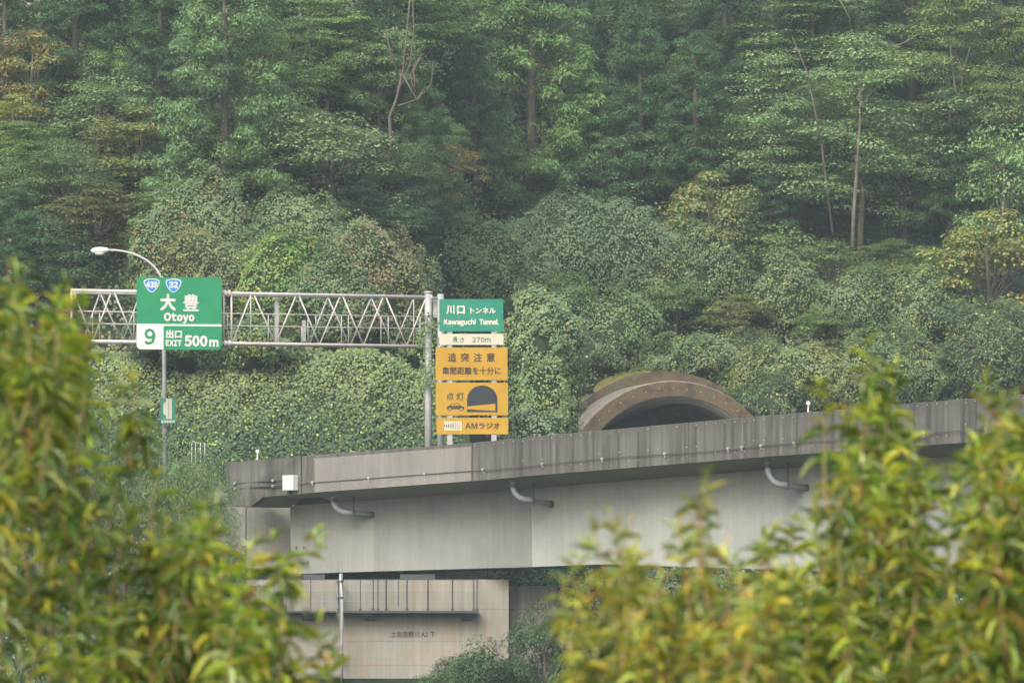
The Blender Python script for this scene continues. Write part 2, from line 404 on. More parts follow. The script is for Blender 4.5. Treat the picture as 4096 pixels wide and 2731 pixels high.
# ------------------------------------------------------------------ bridge
cp = np.array([(905, 256, 1848), (1205, 252.5, 1824), (1888, 246.5, 1770), (2200, 240.5, 1739), (3300, 227, 1641), (3918, 216, 1590), (4300, 208, 1560), (5600, 178, 1380)], float)
def bx(px): return np.interp(px, cp[:, 0], cp[:, 1])
pxs = np.linspace(905, 5600, 160)
Ys = np.interp(pxs, cp[:, 0], cp[:, 1]); k = np.ones(9) / 9
Ys = np.convolve(np.pad(Ys, 4, 'edge'), k, 'valid'); tops = np.interp(pxs, cp[:, 0], cp[:, 2])
E0 = np.stack([(pxs - 2048) / F * Ys, Ys, (HZ - tops) / F * Ys], 1)     # front top edge of the parapet
E0[:, 2] = np.convolve(np.pad(E0[:, 2], 6, 'edge'), np.ones(13) / 13, 'valid')
def edge(px):
    p = np.array([np.interp(px, pxs, E0[:, i]) for i in range(3)])
    a = np.array([np.interp(px + 30, pxs, E0[:, i]) for i in range(2)]) - np.array([np.interp(px - 30, pxs, E0[:, i]) for i in range(2)])
    a /= np.linalg.norm(a); return p, np.array((a[0], a[1], 0)), np.array((-a[1], a[0], 0))   # point, along, back
def sweep(mb, p0, p1, prof, step=70):
    """prof: list of (back offset, dz) or a function px -> list; closed section swept along the kerb line"""
    n = max(2, int((p1 - p0) / step) + 1); q = []
    for px in np.linspace(p0, p1, n):
        p, al, bk = edge(px); pr = prof(px) if callable(prof) else prof
        q.append([p + bk * o + np.array((0, 0, z)) for o, z in pr])
    m = len(q[0]); V = [v for s_ in q for v in s_]; fs = [tuple(range(m)), tuple((n - 1) * m + i for i in range(m))]
    for i in range(n - 1):
        for j in range(m):
            k2 = (j + 1) % m; fs.append((i * m + j, i * m + k2, (i + 1) * m + k2, (i + 1) * m + j))
    mb.add(V, fs)
HP = 1.66
PAR = [(0.02, 0), (.30, 0), (.34, -.04), (.42, -1.05), (.42, -1.2), (.30, -HP), (0, -HP), (0, -.03)]
bridge = thing('road_bridge', 'concrete box girder road bridge with weathered streaked parapet passing in front of the tunnel', 'bridge', E0[40] * [1, 1, 0] + [0, 0, 6.2])
joints = [1207, 1890, 2240, 2552, 2754, 2976, 3189, 3420, 3660, 3900, 4200, 4600, 5100, 5600]
for a, b in zip(joints[:-1], joints[1:]):
    mb = MB(); sweep(mb, a + 1.2, b - 1.2, PAR, 60); part('parapet_panel', mb, M['parapet'], bridge)
mb = MB(); sweep(mb, 1262, 1887, [(-.006, -.16), (-.006, -HP + .004), (-.05, -HP + .004), (-.05, -.16)], 60)
part('repair_panel', mb, M['repair'], bridge, label='paler smooth repaired panel on the parapet')
def wofs(px): return 2.25
def zbot(px):      # underside of the girder, world z
    return float(np.interp(px, [1072, 1800, 2250, 3200, 4000, 5600], [6.82, 6.88, 6.84, 6.2, 5.6, 4.5]))
def deck(px):
    p, _, _ = edge(px); o = wofs(px)
    return [(.43, -1.28), (.43, -1.0), (6.6, -1.0), (6.6, -1.3), (6.3, -1.62), (5.3, -1.95), (o + .02, -1.98), (.32, -HP + .006)]
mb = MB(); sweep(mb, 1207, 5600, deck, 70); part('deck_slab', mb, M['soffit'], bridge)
def girder(px):
    p, _, _ = edge(px); zb = zbot(px) - p[2]; o = wofs(px)
    return [(o, -1.99), (o + .06, zb), (5.2, zb), (5.3, -1.99)]
for a, b, m_ in ((1018, 1365, 'girder_end'), (1365.5, 1950, 'girder_old'), (1950.5, 5600, 'girder')):
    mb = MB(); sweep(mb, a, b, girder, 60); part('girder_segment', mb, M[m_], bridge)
# left end block of the parapet with the chamfered foot
mb = MB(); P = [(905, 1850), (1100, 1832), (1203, 1824), (1203, 1974), (1052, 1987), (1005, 2024), (930, 2024), (908, 1990)]
pl, al, bk = edge(1050)
def onface(px, py, off=0.0):
    # meet the parapet's front face
    Y = np.interp(px, pxs, E0[:, 1]); p = W(px, py, Y); return p + bk * off
mb.prism([onface(*q) for q in P], bk * .42); part('end_parapet', mb, M['parapet'], bridge)
mb = MB(); mb.prism([onface(905, 2024, .1), onface(1000, 2024, .1), onface(1050, 1988, .1), onface(1203, 1976, .1), onface(1203, 1960, .1), onface(905, 1985, .1)], bk * 2.3); part('end_soffit', mb, M['soffit'], bridge)
mb = MB(); mb.box(W(900, 2160, 258.8) + [0, 0, 0], (1.9, .5, 4.4)); part('end_diaphragm', mb, M['abut_dark'], bridge)
mb = MB(); mb.box(W(1082, 2165, 258.0), (2.15, .5, 3.5)); part('end_diaphragm', mb, M['abut'], bridge)
mb = MB()
for px_, py_ in ((1186, 2190), (1215, 2189), (1200, 2250), (1230, 2248), (1300, 2140)):
    mb.box(W(px_, py_, edge(px_ - 100)[0][1] + 2.3), (.05, .5, .10))
part('form_tie_marks', mb, M['cable'], bridge, kind='stuff')
# studs, conduit and clamps
mb = MB()
for px in np.arange(1900, 4100, 38.5):
    p, al, bk = edge(px)
    for dz, pr in ((-.12, .8), (-.98, .35), (-1.35, .3)):
        if random.random() < pr: mb.box(p + [0, 0, dz + random.uniform(-.02, .02)] - bk * .012, (.02, .024, .035), math.atan2(al[1], al[0]))
for px in np.arange(1262, 1888, 55):
    p, al, bk = edge(px)
    for dz in (-.19, -1.45): mb.box(p + [0, 0, dz] - bk * .062, (.02, .024, .032), math.atan2(al[1], al[0]))
part('fixing_studs', mb, M['stud'], bridge, kind='stuff')
mb = MB(); pts = []
for px in np.arange(1195, 5500, 60):
    p, al, bk = edge(px); pts.append(p + [0, 0, -1.22 + (.0 if px < 1900 else .03 * math.sin(px / 120))] - bk * .085)
mb.tube(pts, .017, 6); part('cable', mb, M['cable'], bridge, True)
for px in [1255, 1480, 1703, 1937, 2175, 2415, 2665, 2918, 2973, 3050, 3183, 3450, 3700, 3950]:
    p, al, bk = edge(px); mb = MB(); mb.box(p + [0, 0, -1.20] - bk * .075, (.13, .09, .10), math.atan2(al[1], al[0]), .01)
    mb.box(p + [0, 0, -1.29] - bk * .055, (.05, .07, .12), math.atan2(al[1], al[0])); part('cable_clamp', mb, M['galv'], bridge)
for dy in (-1.0, -1.24):
    mb = MB(); pts = [edge(px)[0] + [0, 0, dy - (.0 if px > 935 else .35)] - edge(px)[2] * .10 for px in (905, 920, 950, 1000, 1060, 1120, 1160)]
    mb.tube(pts, .035, 8); part('conduit', mb, M['dark_steel'], bridge, True)
for px in (947, 1101):
    p, al, bk = edge(px)
    for dz in (-1.0, -1.24):
        mb = MB(); mb.box(p + [0, 0, dz] - bk * .1, (.09, .16, .13), math.atan2(al[1], al[0]), .015); part('conduit_clamp', mb, M['galv'], bridge)
p, al, bk = edge(1174); mb = MB(); mb.box(p + [0, 0, -1.17] - bk * .2, (.66, .32, .68), math.atan2(al[1], al[0]), .02)
bxo = part('junction_box', mb, M['white'], bridge); 
mb = MB(); mb.box(p + [0, 0, -1.17] - bk * .367, (.6, .012, .62), math.atan2(al[1], al[0])); part('box_lid', mb, M['white'], bxo)
mb = MB(); mb.box(p + [.15, 0, -1.17 - .44] + bk * .1, (.5, .5, .18)); part('bracket', mb, M['cable'], bridge)
# drain pipes under the overhang
for px0, px1, y0, ys_, y1 in ((1332, 1488, 1975, 2036, 2058), (2052, 2205, 1918, 1985, 2015), (3070, 3232, 1838, 1925, 1950)):
    p, al, bk = edge(px0); Ya = p[1] + 1.15; Yb = p[1] + 1.35
    g = W(px0, y0 - 10, Ya)
    pts = [g, W(px0 + 1, y0 + 25, Ya)]
    for t in np.linspace(0, 1, 8)[1:]:
        a = t * math.pi / 2; pts.append(W(px0 + 1 + 58 * (1 - math.cos(a)), y0 + 25 + (ys_ - y0 - 12) * math.sin(a), Ya))
    pts.append(W(px1, y1, Yb + .2))
    mb = MB(); mb.tube(pts, .125, 12); o = part('drain_pipe', mb, M['pipe'], bridge, True)
    for q in (pts[1], pts[-1]):
        mb = MB(); d = (np.array(pts[-1]) - np.array(pts[-2])); d /= np.linalg.norm(d)
        if q is pts[1]: d = np.array((0, 0, -1.))
        mb.tube([q - d * .09, q + d * .09], .15, 12); part('collar', mb, M['pipe_dark'], o)
    hx = px0 + 82; t = (hx - px0) / (px1 - px0); hz0 = W(hx, y0 - 22, Ya + .1)
    mb = MB(); mb.tube([W(hx, y0 - 5, Ya + .05), W(hx, y1 + 6, Ya + .05)], .035, 6); mb.box(W(hx, (y1 + ys_) / 2 + 4, Ya + .02), (.09, .36, .30), 0, .02); part('hanger', mb, M['dark_steel'], o)

# delineator posts on top of the parapet
for px, yt, lab in ((1020, 1808, 'small white round delineator on the parapet near its left end'), (3221, 1610, 'small white round delineator on the parapet right of the tunnel mouth')):
    p, al, bk = edge(px); t = thing('delineator', lab, 'delineator', p + bk * .15, 'delineators on the parapet')
    h = (1845 - 1808) / F * p[1] if px < 2000 else .40
    mb = MB(); mb.tube([p + bk * .15, p + bk * .15 + [0, 0, h - .1]], [.04, .022], 8); part('post', mb, M['white'], t)
    mb = MB(); c = p + bk * .15 + np.array((0, 0, h - .02)); mb.tube([c + [0, -.03, 0], c + [0, .03, 0]], .085, 14); part('reflector', mb, M['stud'], t)

# ------------------------------------------------------------------ abutment and its gear
AY = 249.5
def wbox(mb, x0, y0, x1, y1, Y, depth, b=0.0):
    """a block whose front face covers those photo pixels when it stands at depth Y"""
    a = W(x0, y1, Y); c = W(x1, y0, Y); mb.box(((a[0] + c[0]) / 2, Y + depth / 2, (a[2] + c[2]) / 2), (c[0] - a[0], depth, c[2] - a[2]), 0, b)
ab = thing('bridge_abutment', 'pale stained concrete abutment below the bridge girder with faint lettering', 'abutment', W(1600, 2860, AY))
jx = [1010, 1165, 1275, 1452, 1650, 1850, 2035]; jy = [2316, 2436, 2564, 2661, 2790, 2920]
mb = MB(); wbox(mb, 1010, 2317, 2034.5, 2980, AY + .014, 3.0); part('core_wall', mb, M['abut_dark'], ab)
for r_ in range(5):
    for c_ in range(6):
        mb = MB(); wbox(mb, jx[c_] + .5, jy[r_] + .5, jx[c_ + 1] - .5, jy[r_ + 1] - .5, AY, .2, .004); part('concrete_panel', mb, M['abut'], ab)
mb = MB(); wbox(mb, 1692, 2255, 1868, 2316, 255.4, .6); wbox(mb, 1869, 2255, 1934, 2316, 255.4, .6); part('back_wall', mb, M['abut'], ab)
mb = MB(); wbox(mb, 2036, 2342, 2230, 2436, AY + 1.4, 3.0, .02); part('wing_wall', mb, M['abut_dark'], ab)
mb = MB(); wbox(mb, 2036, 2437, 2230, 2960, AY + 1.4, 3.0, .02); part('wing_wall', mb, M['abut_dark'], ab)
mb = MB(); wbox(mb, 985, 2316, 1150, 2345, AY - .03, 1.5, .01); part('bearing_shelf', mb, M['abut_dark'], ab)
for a, b in ((1600, 1740), (1215, 1300)):
    mb = MB(); wbox(mb, a, 2296, b, 2317, 251.0, .8); part('bearing', mb, M['dark_steel'], ab)
wk = thing('inspection_walkway', 'dark steel inspection walkway with railing fixed to the pale abutment face', 'walkway', W(1630, 2452, AY - .9))
mb = MB(); wbox(mb, 1352, 2441, 1912, 2450, AY - .95, .93); part('platform', mb, M['dark_steel'], wk)
mb = MB(); wbox(mb, 1030, 2441, 1340, 2449, AY - .95, .93); part('platform', mb, M['dark_steel'], wk)
for px, r_ in ((958, .018), (1095, .02), (1145, .02), (1243, .02), (1354, .022), (1442, .022), (1493, .022), (1512, .024), (1545, .038), (1628, .032), (1712, .036), (1810, .032), (1895, .026), (1908, .022)):
    mb = MB(); q = W(px, 2448, AY - .93); mb.tube([q, W(px, 2316, AY - .93)], r_, 6)
    if px > 1300: mb.box(q + [0, 0, .06], (.13, .1, .22), 0, .01)
    part('railing_post', mb, M['dark_steel'], wk)
mb = MB(); mb.tube([W(1593, 2425, AY - .4), W(1593, 2322, AY - .4)], .022, 6); part('railing_post', mb, M['dark_steel'], wk)
for yy, r_ in ((2317, .022), (2359, .012), (2402, .012)):
    mb = MB(); mb.tube([W(958, yy, AY - .93), W(1912, yy, AY - .93)], r_, 6); mb.tube([W(1909, yy, AY - .93), W(1909, yy, AY)], r_, 6); part('rail', mb, M['dark_steel' if r_ > .02 else 'pipe'], wk)
for px in (1480, 1868, 1230):
    q = W(px, 2450, AY); s_ = .22; mb = MB(); mb.prism([q + [-s_, 0, 0], q + [-s_, -.85, 0], q + [-s_, -.85, -.08], q + [-s_, 0, -.36]], (2 * s_, 0, 0)); part('bracket', mb, M['dark_steel'], wk)
dp = thing('downpipe', 'pale grey vertical drain pipe running down the abutment face', 'pipe', W(1365, 2860, AY - 1.1))
mb = MB(); mb.tube([W(1364, 2296, AY - .9), W(1364, 2316, AY - 1.06), W(1366, 2400, AY - 1.06), W(1366, 2880, AY - 1.06)], .085, 12); part('pipe', mb, M['galv'], dp, True)
for yy in (2320, 2385, 2612, 2760):
    mb = MB(); q = W(1365, yy, AY - 1.06); mb.tube([q, q - [0, 0, .08]], .11, 12); mb.box(q + [-.12, .5, -.04], (.2, 1.0, .06)); part('clamp', mb, M['pipe_dark'], dp)

# ------------------------------------------------------------------ lettering
def text_mesh(body, x0, y0, x1, y1, frame, bold=0.0, off=.02, mat_=None, name='lettering', parent=None, squeeze=True):
    """lettering fitted to the sign-local box x0..x1, y0..y1 (photo pixels); frame maps (px, py, off) to the world"""
    if body.isascii() and len(body) > 0:
        v, fs = latin(body)
    else: v, fs = glyphs(body)
    if len(v) == 0: return
    a, b = v.min(0), v.max(0); bb = bold
    return _place(v, fs, a, b, bb, x0, y0, x1, y1, frame, bold, off, mat_, name, parent)
def latin(body, gap=.13):
    X = 0; V = []; FS = []; nn = 0
    for ch in body:
        if ch == ' ': X += .3; continue
        v, fs = glyphs(chr(ord(ch) + 0xFEE0)); v = v.copy(); w_ = v[:, 0].max() - v[:, 0].min(); v[:, 0] += X - v[:, 0].min(); X += w_ + gap
        V.append(v); FS += [tuple(i + nn for i in f) for f in fs]; nn += len(v)
    return np.concatenate(V), FS
def glyphs(body):
    cu = bpy.data.curves.new('t', 'FONT'); cu.body = body; cu.size = 1; cu.resolution_u = 2
    o = bpy.data.objects.new('t', cu); COL.objects.link(o)
    dg = bpy.context.evaluated_depsgraph_get(); dg.update()
    me = bpy.data.meshes.new_from_object(o.evaluated_get(dg)); bpy.data.objects.remove(o); bpy.data.curves.remove(cu)
    v = np.empty(len(me.vertices) * 3); me.vertices.foreach_get('co', v); v = v.reshape(-1, 3)
    fs = [tuple(p.vertices) for p in me.polygons]; bpy.data.meshes.remove(me)
    return v, fs
def _place(v, fs, a, b, bb, x0, y0, x1, y1, frame, bold, off, mat_, name, parent):
    u = (v[:, 0] - a[0]) / (b[0] - a[0]) * (x1 - x0 - 2 * bb) + x0 + bb; t = y1 - bb - (v[:, 1] - a[1]) / (b[1] - a[1]) * (y1 - y0 - 2 * bb)
    mb = MB(); sh = [(0, 0)] if bold <= 0 else [(bb, 0), (-bb, 0), (0, bb), (0, -bb), (bb * .7, bb * .7), (-bb * .7, bb * .7), (bb * .7, -bb * .7), (-bb * .7, -bb * .7), (0, 0)]
    for i, (dx, dy) in enumerate(sh):
        mb.add([frame(p + dx, q + dy, off + .0006 * i) for p, q in zip(u, t)], fs)
    me = mesh_from(name, mb, mat_, BASE[parent.name]); o = bpy.data.objects.new(name, me); link(o, parent); BASE[o.name] = BASE[parent.name]
    return o
def poly_part(name, pts, frame, off, mat_, parent, th=.004):
    n = len(pts); V = [frame(x, y, off) for x, y in pts] + [frame(x, y, off - th) for x, y in pts]
    mb = MB().add(V, [tuple(range(n)), tuple(range(2 * n - 1, n - 1, -1))] + [(i, i + n, (i + 1) % n + n, (i + 1) % n) for i in range(n)])
    o = part(name, mb, mat_, parent); return o
def rrect(x0, y0, x1, y1, r, corners=(1, 1, 1, 1)):
    out = []
    for (cx, cy, a0, on) in ((x1 - r, y0 + r, -90, corners[1]), (x1 - r, y1 - r, 0, corners[2]), (x0 + r, y1 - r, 90, corners[3]), (x0 + r, y0 + r, 180, corners[0])):
        if on:
            for i in range(7): t = R(a0 + 15 * i); out.append((cx + r * math.cos(t), cy + r * math.sin(t)))
        else: out.append((cx + (r if cx > (x0 + x1) / 2 else -r), cy + (r if cy > (y0 + y1) / 2 else -r)))
    return out
def plane_frame(pxc, Yc, ang):
    """vertical plane through (pxc, Yc) turned by ang; returns a function (px, py, towards viewer) -> world"""
    X0 = (pxc - 2048) / F * Yc; ca, sa = math.cos(ang), math.sin(ang)
    def f(px, py, off=0.0):
        k = (px - 2048) / F; # x = k*Y ; (x-X0)*sa - (Y-Yc)*ca = 0 (+off)
        X1 = X0 + sa * off; Y1 = Yc - ca * off
        Y = (X1 * sa - Y1 * ca) / (k * sa - ca); return W(px, py, Y)
    return f
GA = R(13)
fg = plane_frame(717, 258.0, GA)
fb = plane_frame(717, 260.2, GA)
# ---- gantry
gy = thing('sign_gantry', 'grey steel truss gantry spanning the road behind the green exit sign', 'gantry', fg(1712, 1960) )
def tube_part(name, pts, r, m_, parent, n=8, smooth=True):
    mb = MB(); mb.tube(pts, r, n); return part(name, mb, m_, parent, smooth)
def topc(px): return 1161 + (px - 290) * (1188 - 1161) / (1715 - 290)
def botc(px): return 1363 + (px - 290) * (1385 - 1363) / (1715 - 290)
tube_part('chord', [fg(284, topc(284)), fg(1722, topc(1722))], .074, M['white_steel'], gy, 12)
tube_part('chord', [fg(284, botc(284)), fg(1690, botc(1690))], .074, M['white_steel'], gy, 12)
tube_part('chord', [fb(300, topc(300) + 9), fb(1775, topc(1775) + 4)], .07, M['galv'], gy, 12)
tube_part('chord', [fb(300, botc(300) + 4), fb(1700, botc(1700) + 4)], .07, M['galv'], gy, 12)
for t, b in [(451, 372), (451, 539), (618, 539), (288, 372), (1010, 929), (1010, 1103), (1190, 1103), (1190, 1278), (1366, 1278), (1366, 1454), (1538, 1454), (1538, 1627), (1709, 1627)]:
    tube_part('diagonal', [fg(t + (4 if b > t else -4), topc(t)), fg(b, botc(b))], .036, M['white_steel'], gy)
for t, b in [(1311, 1236), (1311, 1400), (1485, 1400), (1485, 1575), (1654, 1575), (400, 330), (400, 490), (560, 490)]:
    tube_part('diagonal', [fb(t, topc(t) + 8), fb(b, botc(b) + 4)], .036, M['galv'], gy)
for px in (926, 895, 286): tube_part('upright', [fg(px, topc(px)), fg(px, botc(px))], .045, M['white_steel'], gy)
for px, y0, y1 in ((1003, 1185, 1363), (1655, 1200, 1385), (910, 1252, 1363), (1073, 1257, 1365), (1207, 1307, 1368), (1232, 1262, 1368), (1263, 1262, 1300), (1366, 1262, 1370), (1394, 1262, 1370), (1524, 1265, 1375), (1553, 1265, 1375), (1680, 1268, 1378), (370, 1248, 1356), (398, 1250, 1356), (536, 1250, 1358)):
    tube_part('rail_post', [fb(px, y0, .9), fb(px, y1, .9)], .024, M['white_steel'], gy, 6)
for y0, y1, r_ in ((1244, 1266, .028), (1293, 1314, .028)):
    tube_part('rail', [fb(310, y0, .9), fb(1692, y1, .9)], r_, M['white_steel'], gy, 6)
mb = MB(); mb.tube([fg(1713, 2000), fg(1713, 1172)], .165, 14); part('column', mb, M['galv'], gy, True)
mb = MB(); mb.tube([fg(1713, 1172), fg(1713, 1166)], .20, 14); part('column_cap', mb, M['white_steel'], gy, True)
mb = MB(); mb.tube([fb(1762, 1990), fb(1762, 1176)], .15, 14); part('column', mb, M['galv'], gy, True)
for px in (900, 916, 1722):
    mb = MB(); a = fg(px - 5, topc(px)); b = fg(px + 5, topc(px)); mb.tube([a, b], .15, 12); part('flange', mb, M['white_steel'], gy)
for px in (900, 916):
    mb = MB(); a = fg(px - 5, botc(px)); b = fg(px + 5, botc(px)); mb.tube([a, b], .14, 12); part('flange', mb, M['white_steel'], gy)
for px, y0, y1 in ((1106, 1190, 1390), (1215, 1282, 1366), (1740, 1190, 1270)):
    mb = MB(); q0 = fb(px, y0, -.3); q1 = fb(px, y1, -.3); mb.box((q0 + q1) / 2, (.17, .14, abs(q0[2] - q1[2])), GA); part('sign_hanger', mb, M['galv'], gy)
mb = MB(); wbox(mb, 545 + 40, 1180, 860, 1192, 258.7, .1); wbox(mb, 545 + 40, 1330, 860, 1342, 258.7, .1); part('sign_bracket', mb, M['galv'], gy)

# ---- exit sign
fs_ = plane_frame(717, 257.6, GA)
SX0, SX1 = 547, 887
def ex(u, v, off=0.0):      # slight tilt of the face as in the photo
    return fs_(u, v + (u - 717) * .008, off)
es = thing('exit_sign', 'large green overhead exit sign reading Otoyo with a white number 9 box', 'sign', ex(717, 1398))
poly_part('panel', rrect(546, 1109, 887, 1398, 18), ex, .0, M['green'], es, .06)
poly_part('white_stripe', [(547, 1296), (886, 1296), (886, 1304), (547, 1304)], ex, .008, M['sign_white'], es)
poly_part('number_box', rrect(546.5, 1300, 654, 1397.5, 17, (0, 0, 0, 1)), ex, .011, M['sign_white'], es)
tx = lambda *a, **k_: text_mesh(*a, **k_)
tx('大', 641, 1176, 703, 1243, ex, 2.4, .014, M['sign_white'], parent=es)
tx('豊', 733, 1176, 795, 1244, ex, 1.2, .014, M['sign_white'], parent=es)
tx('Otoyo', 656, 1250, 778, 1294, ex, 2.0, .014, M['sign_white'], parent=es)
tx('9', 577, 1314, 623, 1380, ex, 2.6, .018, M['green'], parent=es)
tx('出口', 664, 1319, 728, 1353, ex, 1.3, .014, M['sign_white'], parent=es)
tx('EXIT', 663, 1360, 727, 1384, ex, 1.4, .014, M['sign_white'], parent=es)
tx('500', 738, 1340, 830, 1386, ex, 2.6, .014, M['sign_white'], parent=es)
tx('m', 837, 1357, 874, 1386, ex, 2.0, .014, M['sign_white'], parent=es)
def shield(cx, cy, w_, h_):
    out = []
    for (ax, ay, bx_, by, qx, qy) in ((-.5, -.38, .5, -.38, 0, -.62), (.5, -.38, 0, .5, .46, .17), (0, .5, -.5, -.38, -.46, .17)):
        for i in range(10):
            t = .08 + .84 * i / 9; out.append((cx + w_ * ((1 - t) ** 2 * ax + 2 * t * (1 - t) * qx + t * t * bx_), cy + h_ * ((1 - t) ** 2 * ay + 2 * t * (1 - t) * qy + t * t * by)))
    return out
for cx, s_ in ((607, '439'), (694, '32')):
    o = poly_part('route_shield', shield(cx, 1144, 66, 58), ex, .014, M['sign_white'], es)
    poly_part('shield_face', shield(cx, 1143.6, 58, 51), ex, .019, M['blue'], o)
    text_mesh(s_, cx - (23 if len(s_) == 3 else 18), 1126, cx + (23 if len(s_) == 3 else 18), 1152, ex, 1.5, .024, M['sign_white'], parent=o)

# ---- street lamp behind the exit sign
lf_ = plane_frame(655, 262, R(0))
lp = thing('street_lamp', 'grey street lamp with curved arm rising behind the green exit sign', 'street lamp', lf_(660, 1960))
tube_part('pole', [lf_(661, 1960), lf_(657, 1500), lf_(654, 1150), lf_(645, 1107)], [.115, .10, .085, .075], M['galv'], lp, 12)
arm = []
for t in np.linspace(0, 1, 12):
    a = (1 - t) ** 3; b = 3 * t * (1 - t) ** 2; c = 3 * t * t * (1 - t); d = t ** 3
    arm.append(lf_(a * 647 + b * 620 + c * 540 + d * 432, a * 1115 + b * 1045 + c * 1000 + d * 1000))
tube_part('arm', arm, .05, M['white_steel'], lp, 10)
mb = MB(); pts = [lf_(438, 1000), lf_(425, 1000), lf_(405, 1001), lf_(382, 1002), lf_(368, 1003), lf_(363, 1003)]; mb.tube(pts, [.06, .12, .155, .15, .10, .03], 12); part('lamp_head', mb, M['white'], lp, True)
mb = MB(); mb.tube([lf_(424, 1006), lf_(405, 1012), lf_(385, 1011), lf_(374, 1007)], [.05, .12, .11, .04], 10); part('lamp_lens', mb, M['sign_white'], lp, True)
pf = plane_frame(672, 261.7, R(0))
pk = thing('emergency_bay_sign', 'small green sign with cream lay-by symbol on the lamp post', 'sign', pf(671, 1695))
poly_part('panel', [(642, 1592), (702, 1592), (702, 1694), (642, 1694)], pf, 0, M['green_old'], pk, .03)
poly_part('bay_symbol', [(664, 1594), (688, 1594), (688, 1675), (664, 1675), (664, 1662), (655, 1655), (653, 1648), (653, 1620), (655, 1613), (664, 1606)], pf, .01, M['cream'], pk)
poly_part('lane_line', [(673, 1596), (675, 1596), (675, 1673), (673, 1673)], pf, .015, M['ink_green'], pk)
text_mesh('非常駐車帯', 645, 1680, 699, 1691, pf, .3, .012, M['cream_text'], parent=pk)
# white rails beyond the hedge
hp = thing('white_handrail', 'pair of slim white looped handrails behind the soft shrub', 'handrail', W(790, 1880, 262))
mb = MB(); pts = [W(767, 1900, 262), W(767, 1775, 262)] + [W(774.5 - 7.5 * math.cos(t), 1772 - 8 * math.sin(t), 262) for t in np.linspace(0, math.pi, 7)] + [W(782, 1775, 262), W(782, 1900, 262)]; mb.tube(pts, .02, 6); part('loop', mb, M['white'], hp, True)
for px in (802, 819): mb = MB(); mb.tube([W(px, 1900, 262), W(px, 1770, 262)], .02, 6); part('post', mb, M['white'], hp, True)

# ---- stack of tunnel signs
ft = plane_frame(1885, 252.6, R(10))
def fr(u, v, off=0.0): return ft(u, v - (u - 1885) * .0, off)
ts = thing('tunnel_sign_stack', 'stack of green, cream and amber tunnel warning signs on two posts', 'sign', fr(1890, 1960))
for px in (1798, 1975):
    mb = MB(); q0 = fr(px, 1205, -.12); q1 = fr(px, 1960, -.12); mb.box((q0 + q1) / 2, (.22, .18, q0[2] - q1[2]), R(10), .01); part('post', mb, M['galv'], ts)
def sheet(x0, y0, x1, y1, m_, nm, lab):
    o = poly_part(nm, rrect(x0, y0, x1, y1, 3), fr, .0, m_, ts, .05)
    o['label'] = lab
    for yy in (y0 + 5, y1 - 5):
        mb = MB(); a = fr(x0 + 6, yy, -.07); b = fr(x1 - 6, yy, -.07); mb.tube([a, b], .02, 4); part('back_rail', mb, M['galv'], o)
    return o
s1 = sheet(1757, 1196, 2013, 1325, M['green_old'], 'name_panel', 'green panel with the tunnel name')
text_mesh('川', 1786, 1221, 1818, 1256, fr, 1.0, .01, M['cream_text'], parent=s1)
text_mesh('口', 1828, 1223, 1859, 1256, fr, 1.2, .01, M['cream_text'], parent=s1)
text_mesh('トンネル', 1881, 1230, 1983, 1254, fr, .8, .01, M['cream_text'], parent=s1)
text_mesh('Kawaguchi', 1776, 1275, 1903, 1305, fr, 1.1, .01, M['cream_text'], parent=s1)
text_mesh('Tunnel', 1918, 1275, 1994, 1299, fr, 1.1, .01, M['cream_text'], parent=s1)
s2 = sheet(1757, 1335, 2014, 1379, M['cream'], 'length_panel', 'narrow cream panel with the tunnel length')
text_mesh('長', 1809, 1347, 1831, 1369, fr, .5, .01, M['ink_green'], parent=s2)
text_mesh('さ', 1840, 1349, 1857, 1369, fr, .4, .01, M['ink_green'], parent=s2)
text_mesh('270m', 1889, 1348, 1963, 1369, fr, .5, .01, M['ink_green'], parent=s2)
s3 = sheet(1742, 1389, 2030, 1520, M['yellow'], 'warning_panel', 'amber panel with two rows of lettering')
for ch, cx in zip('追突注意', (1809, 1860, 1911, 1963)): text_mesh(ch, cx - 17, 1411, cx + 17, 1447, fr, .8, .01, M['ink'], parent=s3)
text_mesh('車間距離を十分に', 1769, 1467, 2004, 1498, fr, .7, .01, M['ink'], parent=s3)
s4 = sheet(1743, 1530, 2032, 1660, M['yellow'], 'headlight_panel', 'amber panel with a car and a dark tunnel symbol')
for ch, cx in zip('点灯', (1800, 1841)): text_mesh(ch, cx - 15, 1569, cx + 15, 1600, fr, .5, .01, M['ink'], parent=s4)
arch = [(1868, 1648), (1868, 1598)] + [(1929 - 61 * math.cos(t), 1598 - 57 * math.sin(t)) for t in np.linspace(.1, math.pi - .1, 16)] + [(1990, 1598), (1990, 1648)]
poly_part('tunnel_symbol', arch, fr, .006, M['ink_blue'], s4)
poly_part('beam_symbol', [(1869, 1625), (1981, 1614), (1981, 1643), (1869, 1636)], fr, .011, M['yellow'], s4)
car = [(1787, 1636), (1787, 1626), (1796, 1622), (1806, 1613), (1834, 1612), (1845, 1623), (1856, 1626), (1856, 1636)]
poly_part('car_symbol', car, fr, .006, M['ink'], s4)
poly_part('car_window', [(1801, 1622), (1808, 1615), (1817, 1615), (1817, 1622)], fr, .011, M['yellow'], s4)
poly_part('car_window', [(1819, 1622), (1819, 1615), (1832, 1615), (1839, 1622)], fr, .011, M['yellow'], s4)
for cx in (1799, 1845):
    cir = lambda r_: [(cx + r_ * math.cos(t), 1636 + r_ * math.sin(t)) for t in np.linspace(0, 2 * math.pi, 14, endpoint=False)]
    poly_part('car_wheel', cir(7.5), fr, .013, M['ink'], s4); poly_part('wheel_centre', cir(4.5), fr, .018, M['yellow'], s4)
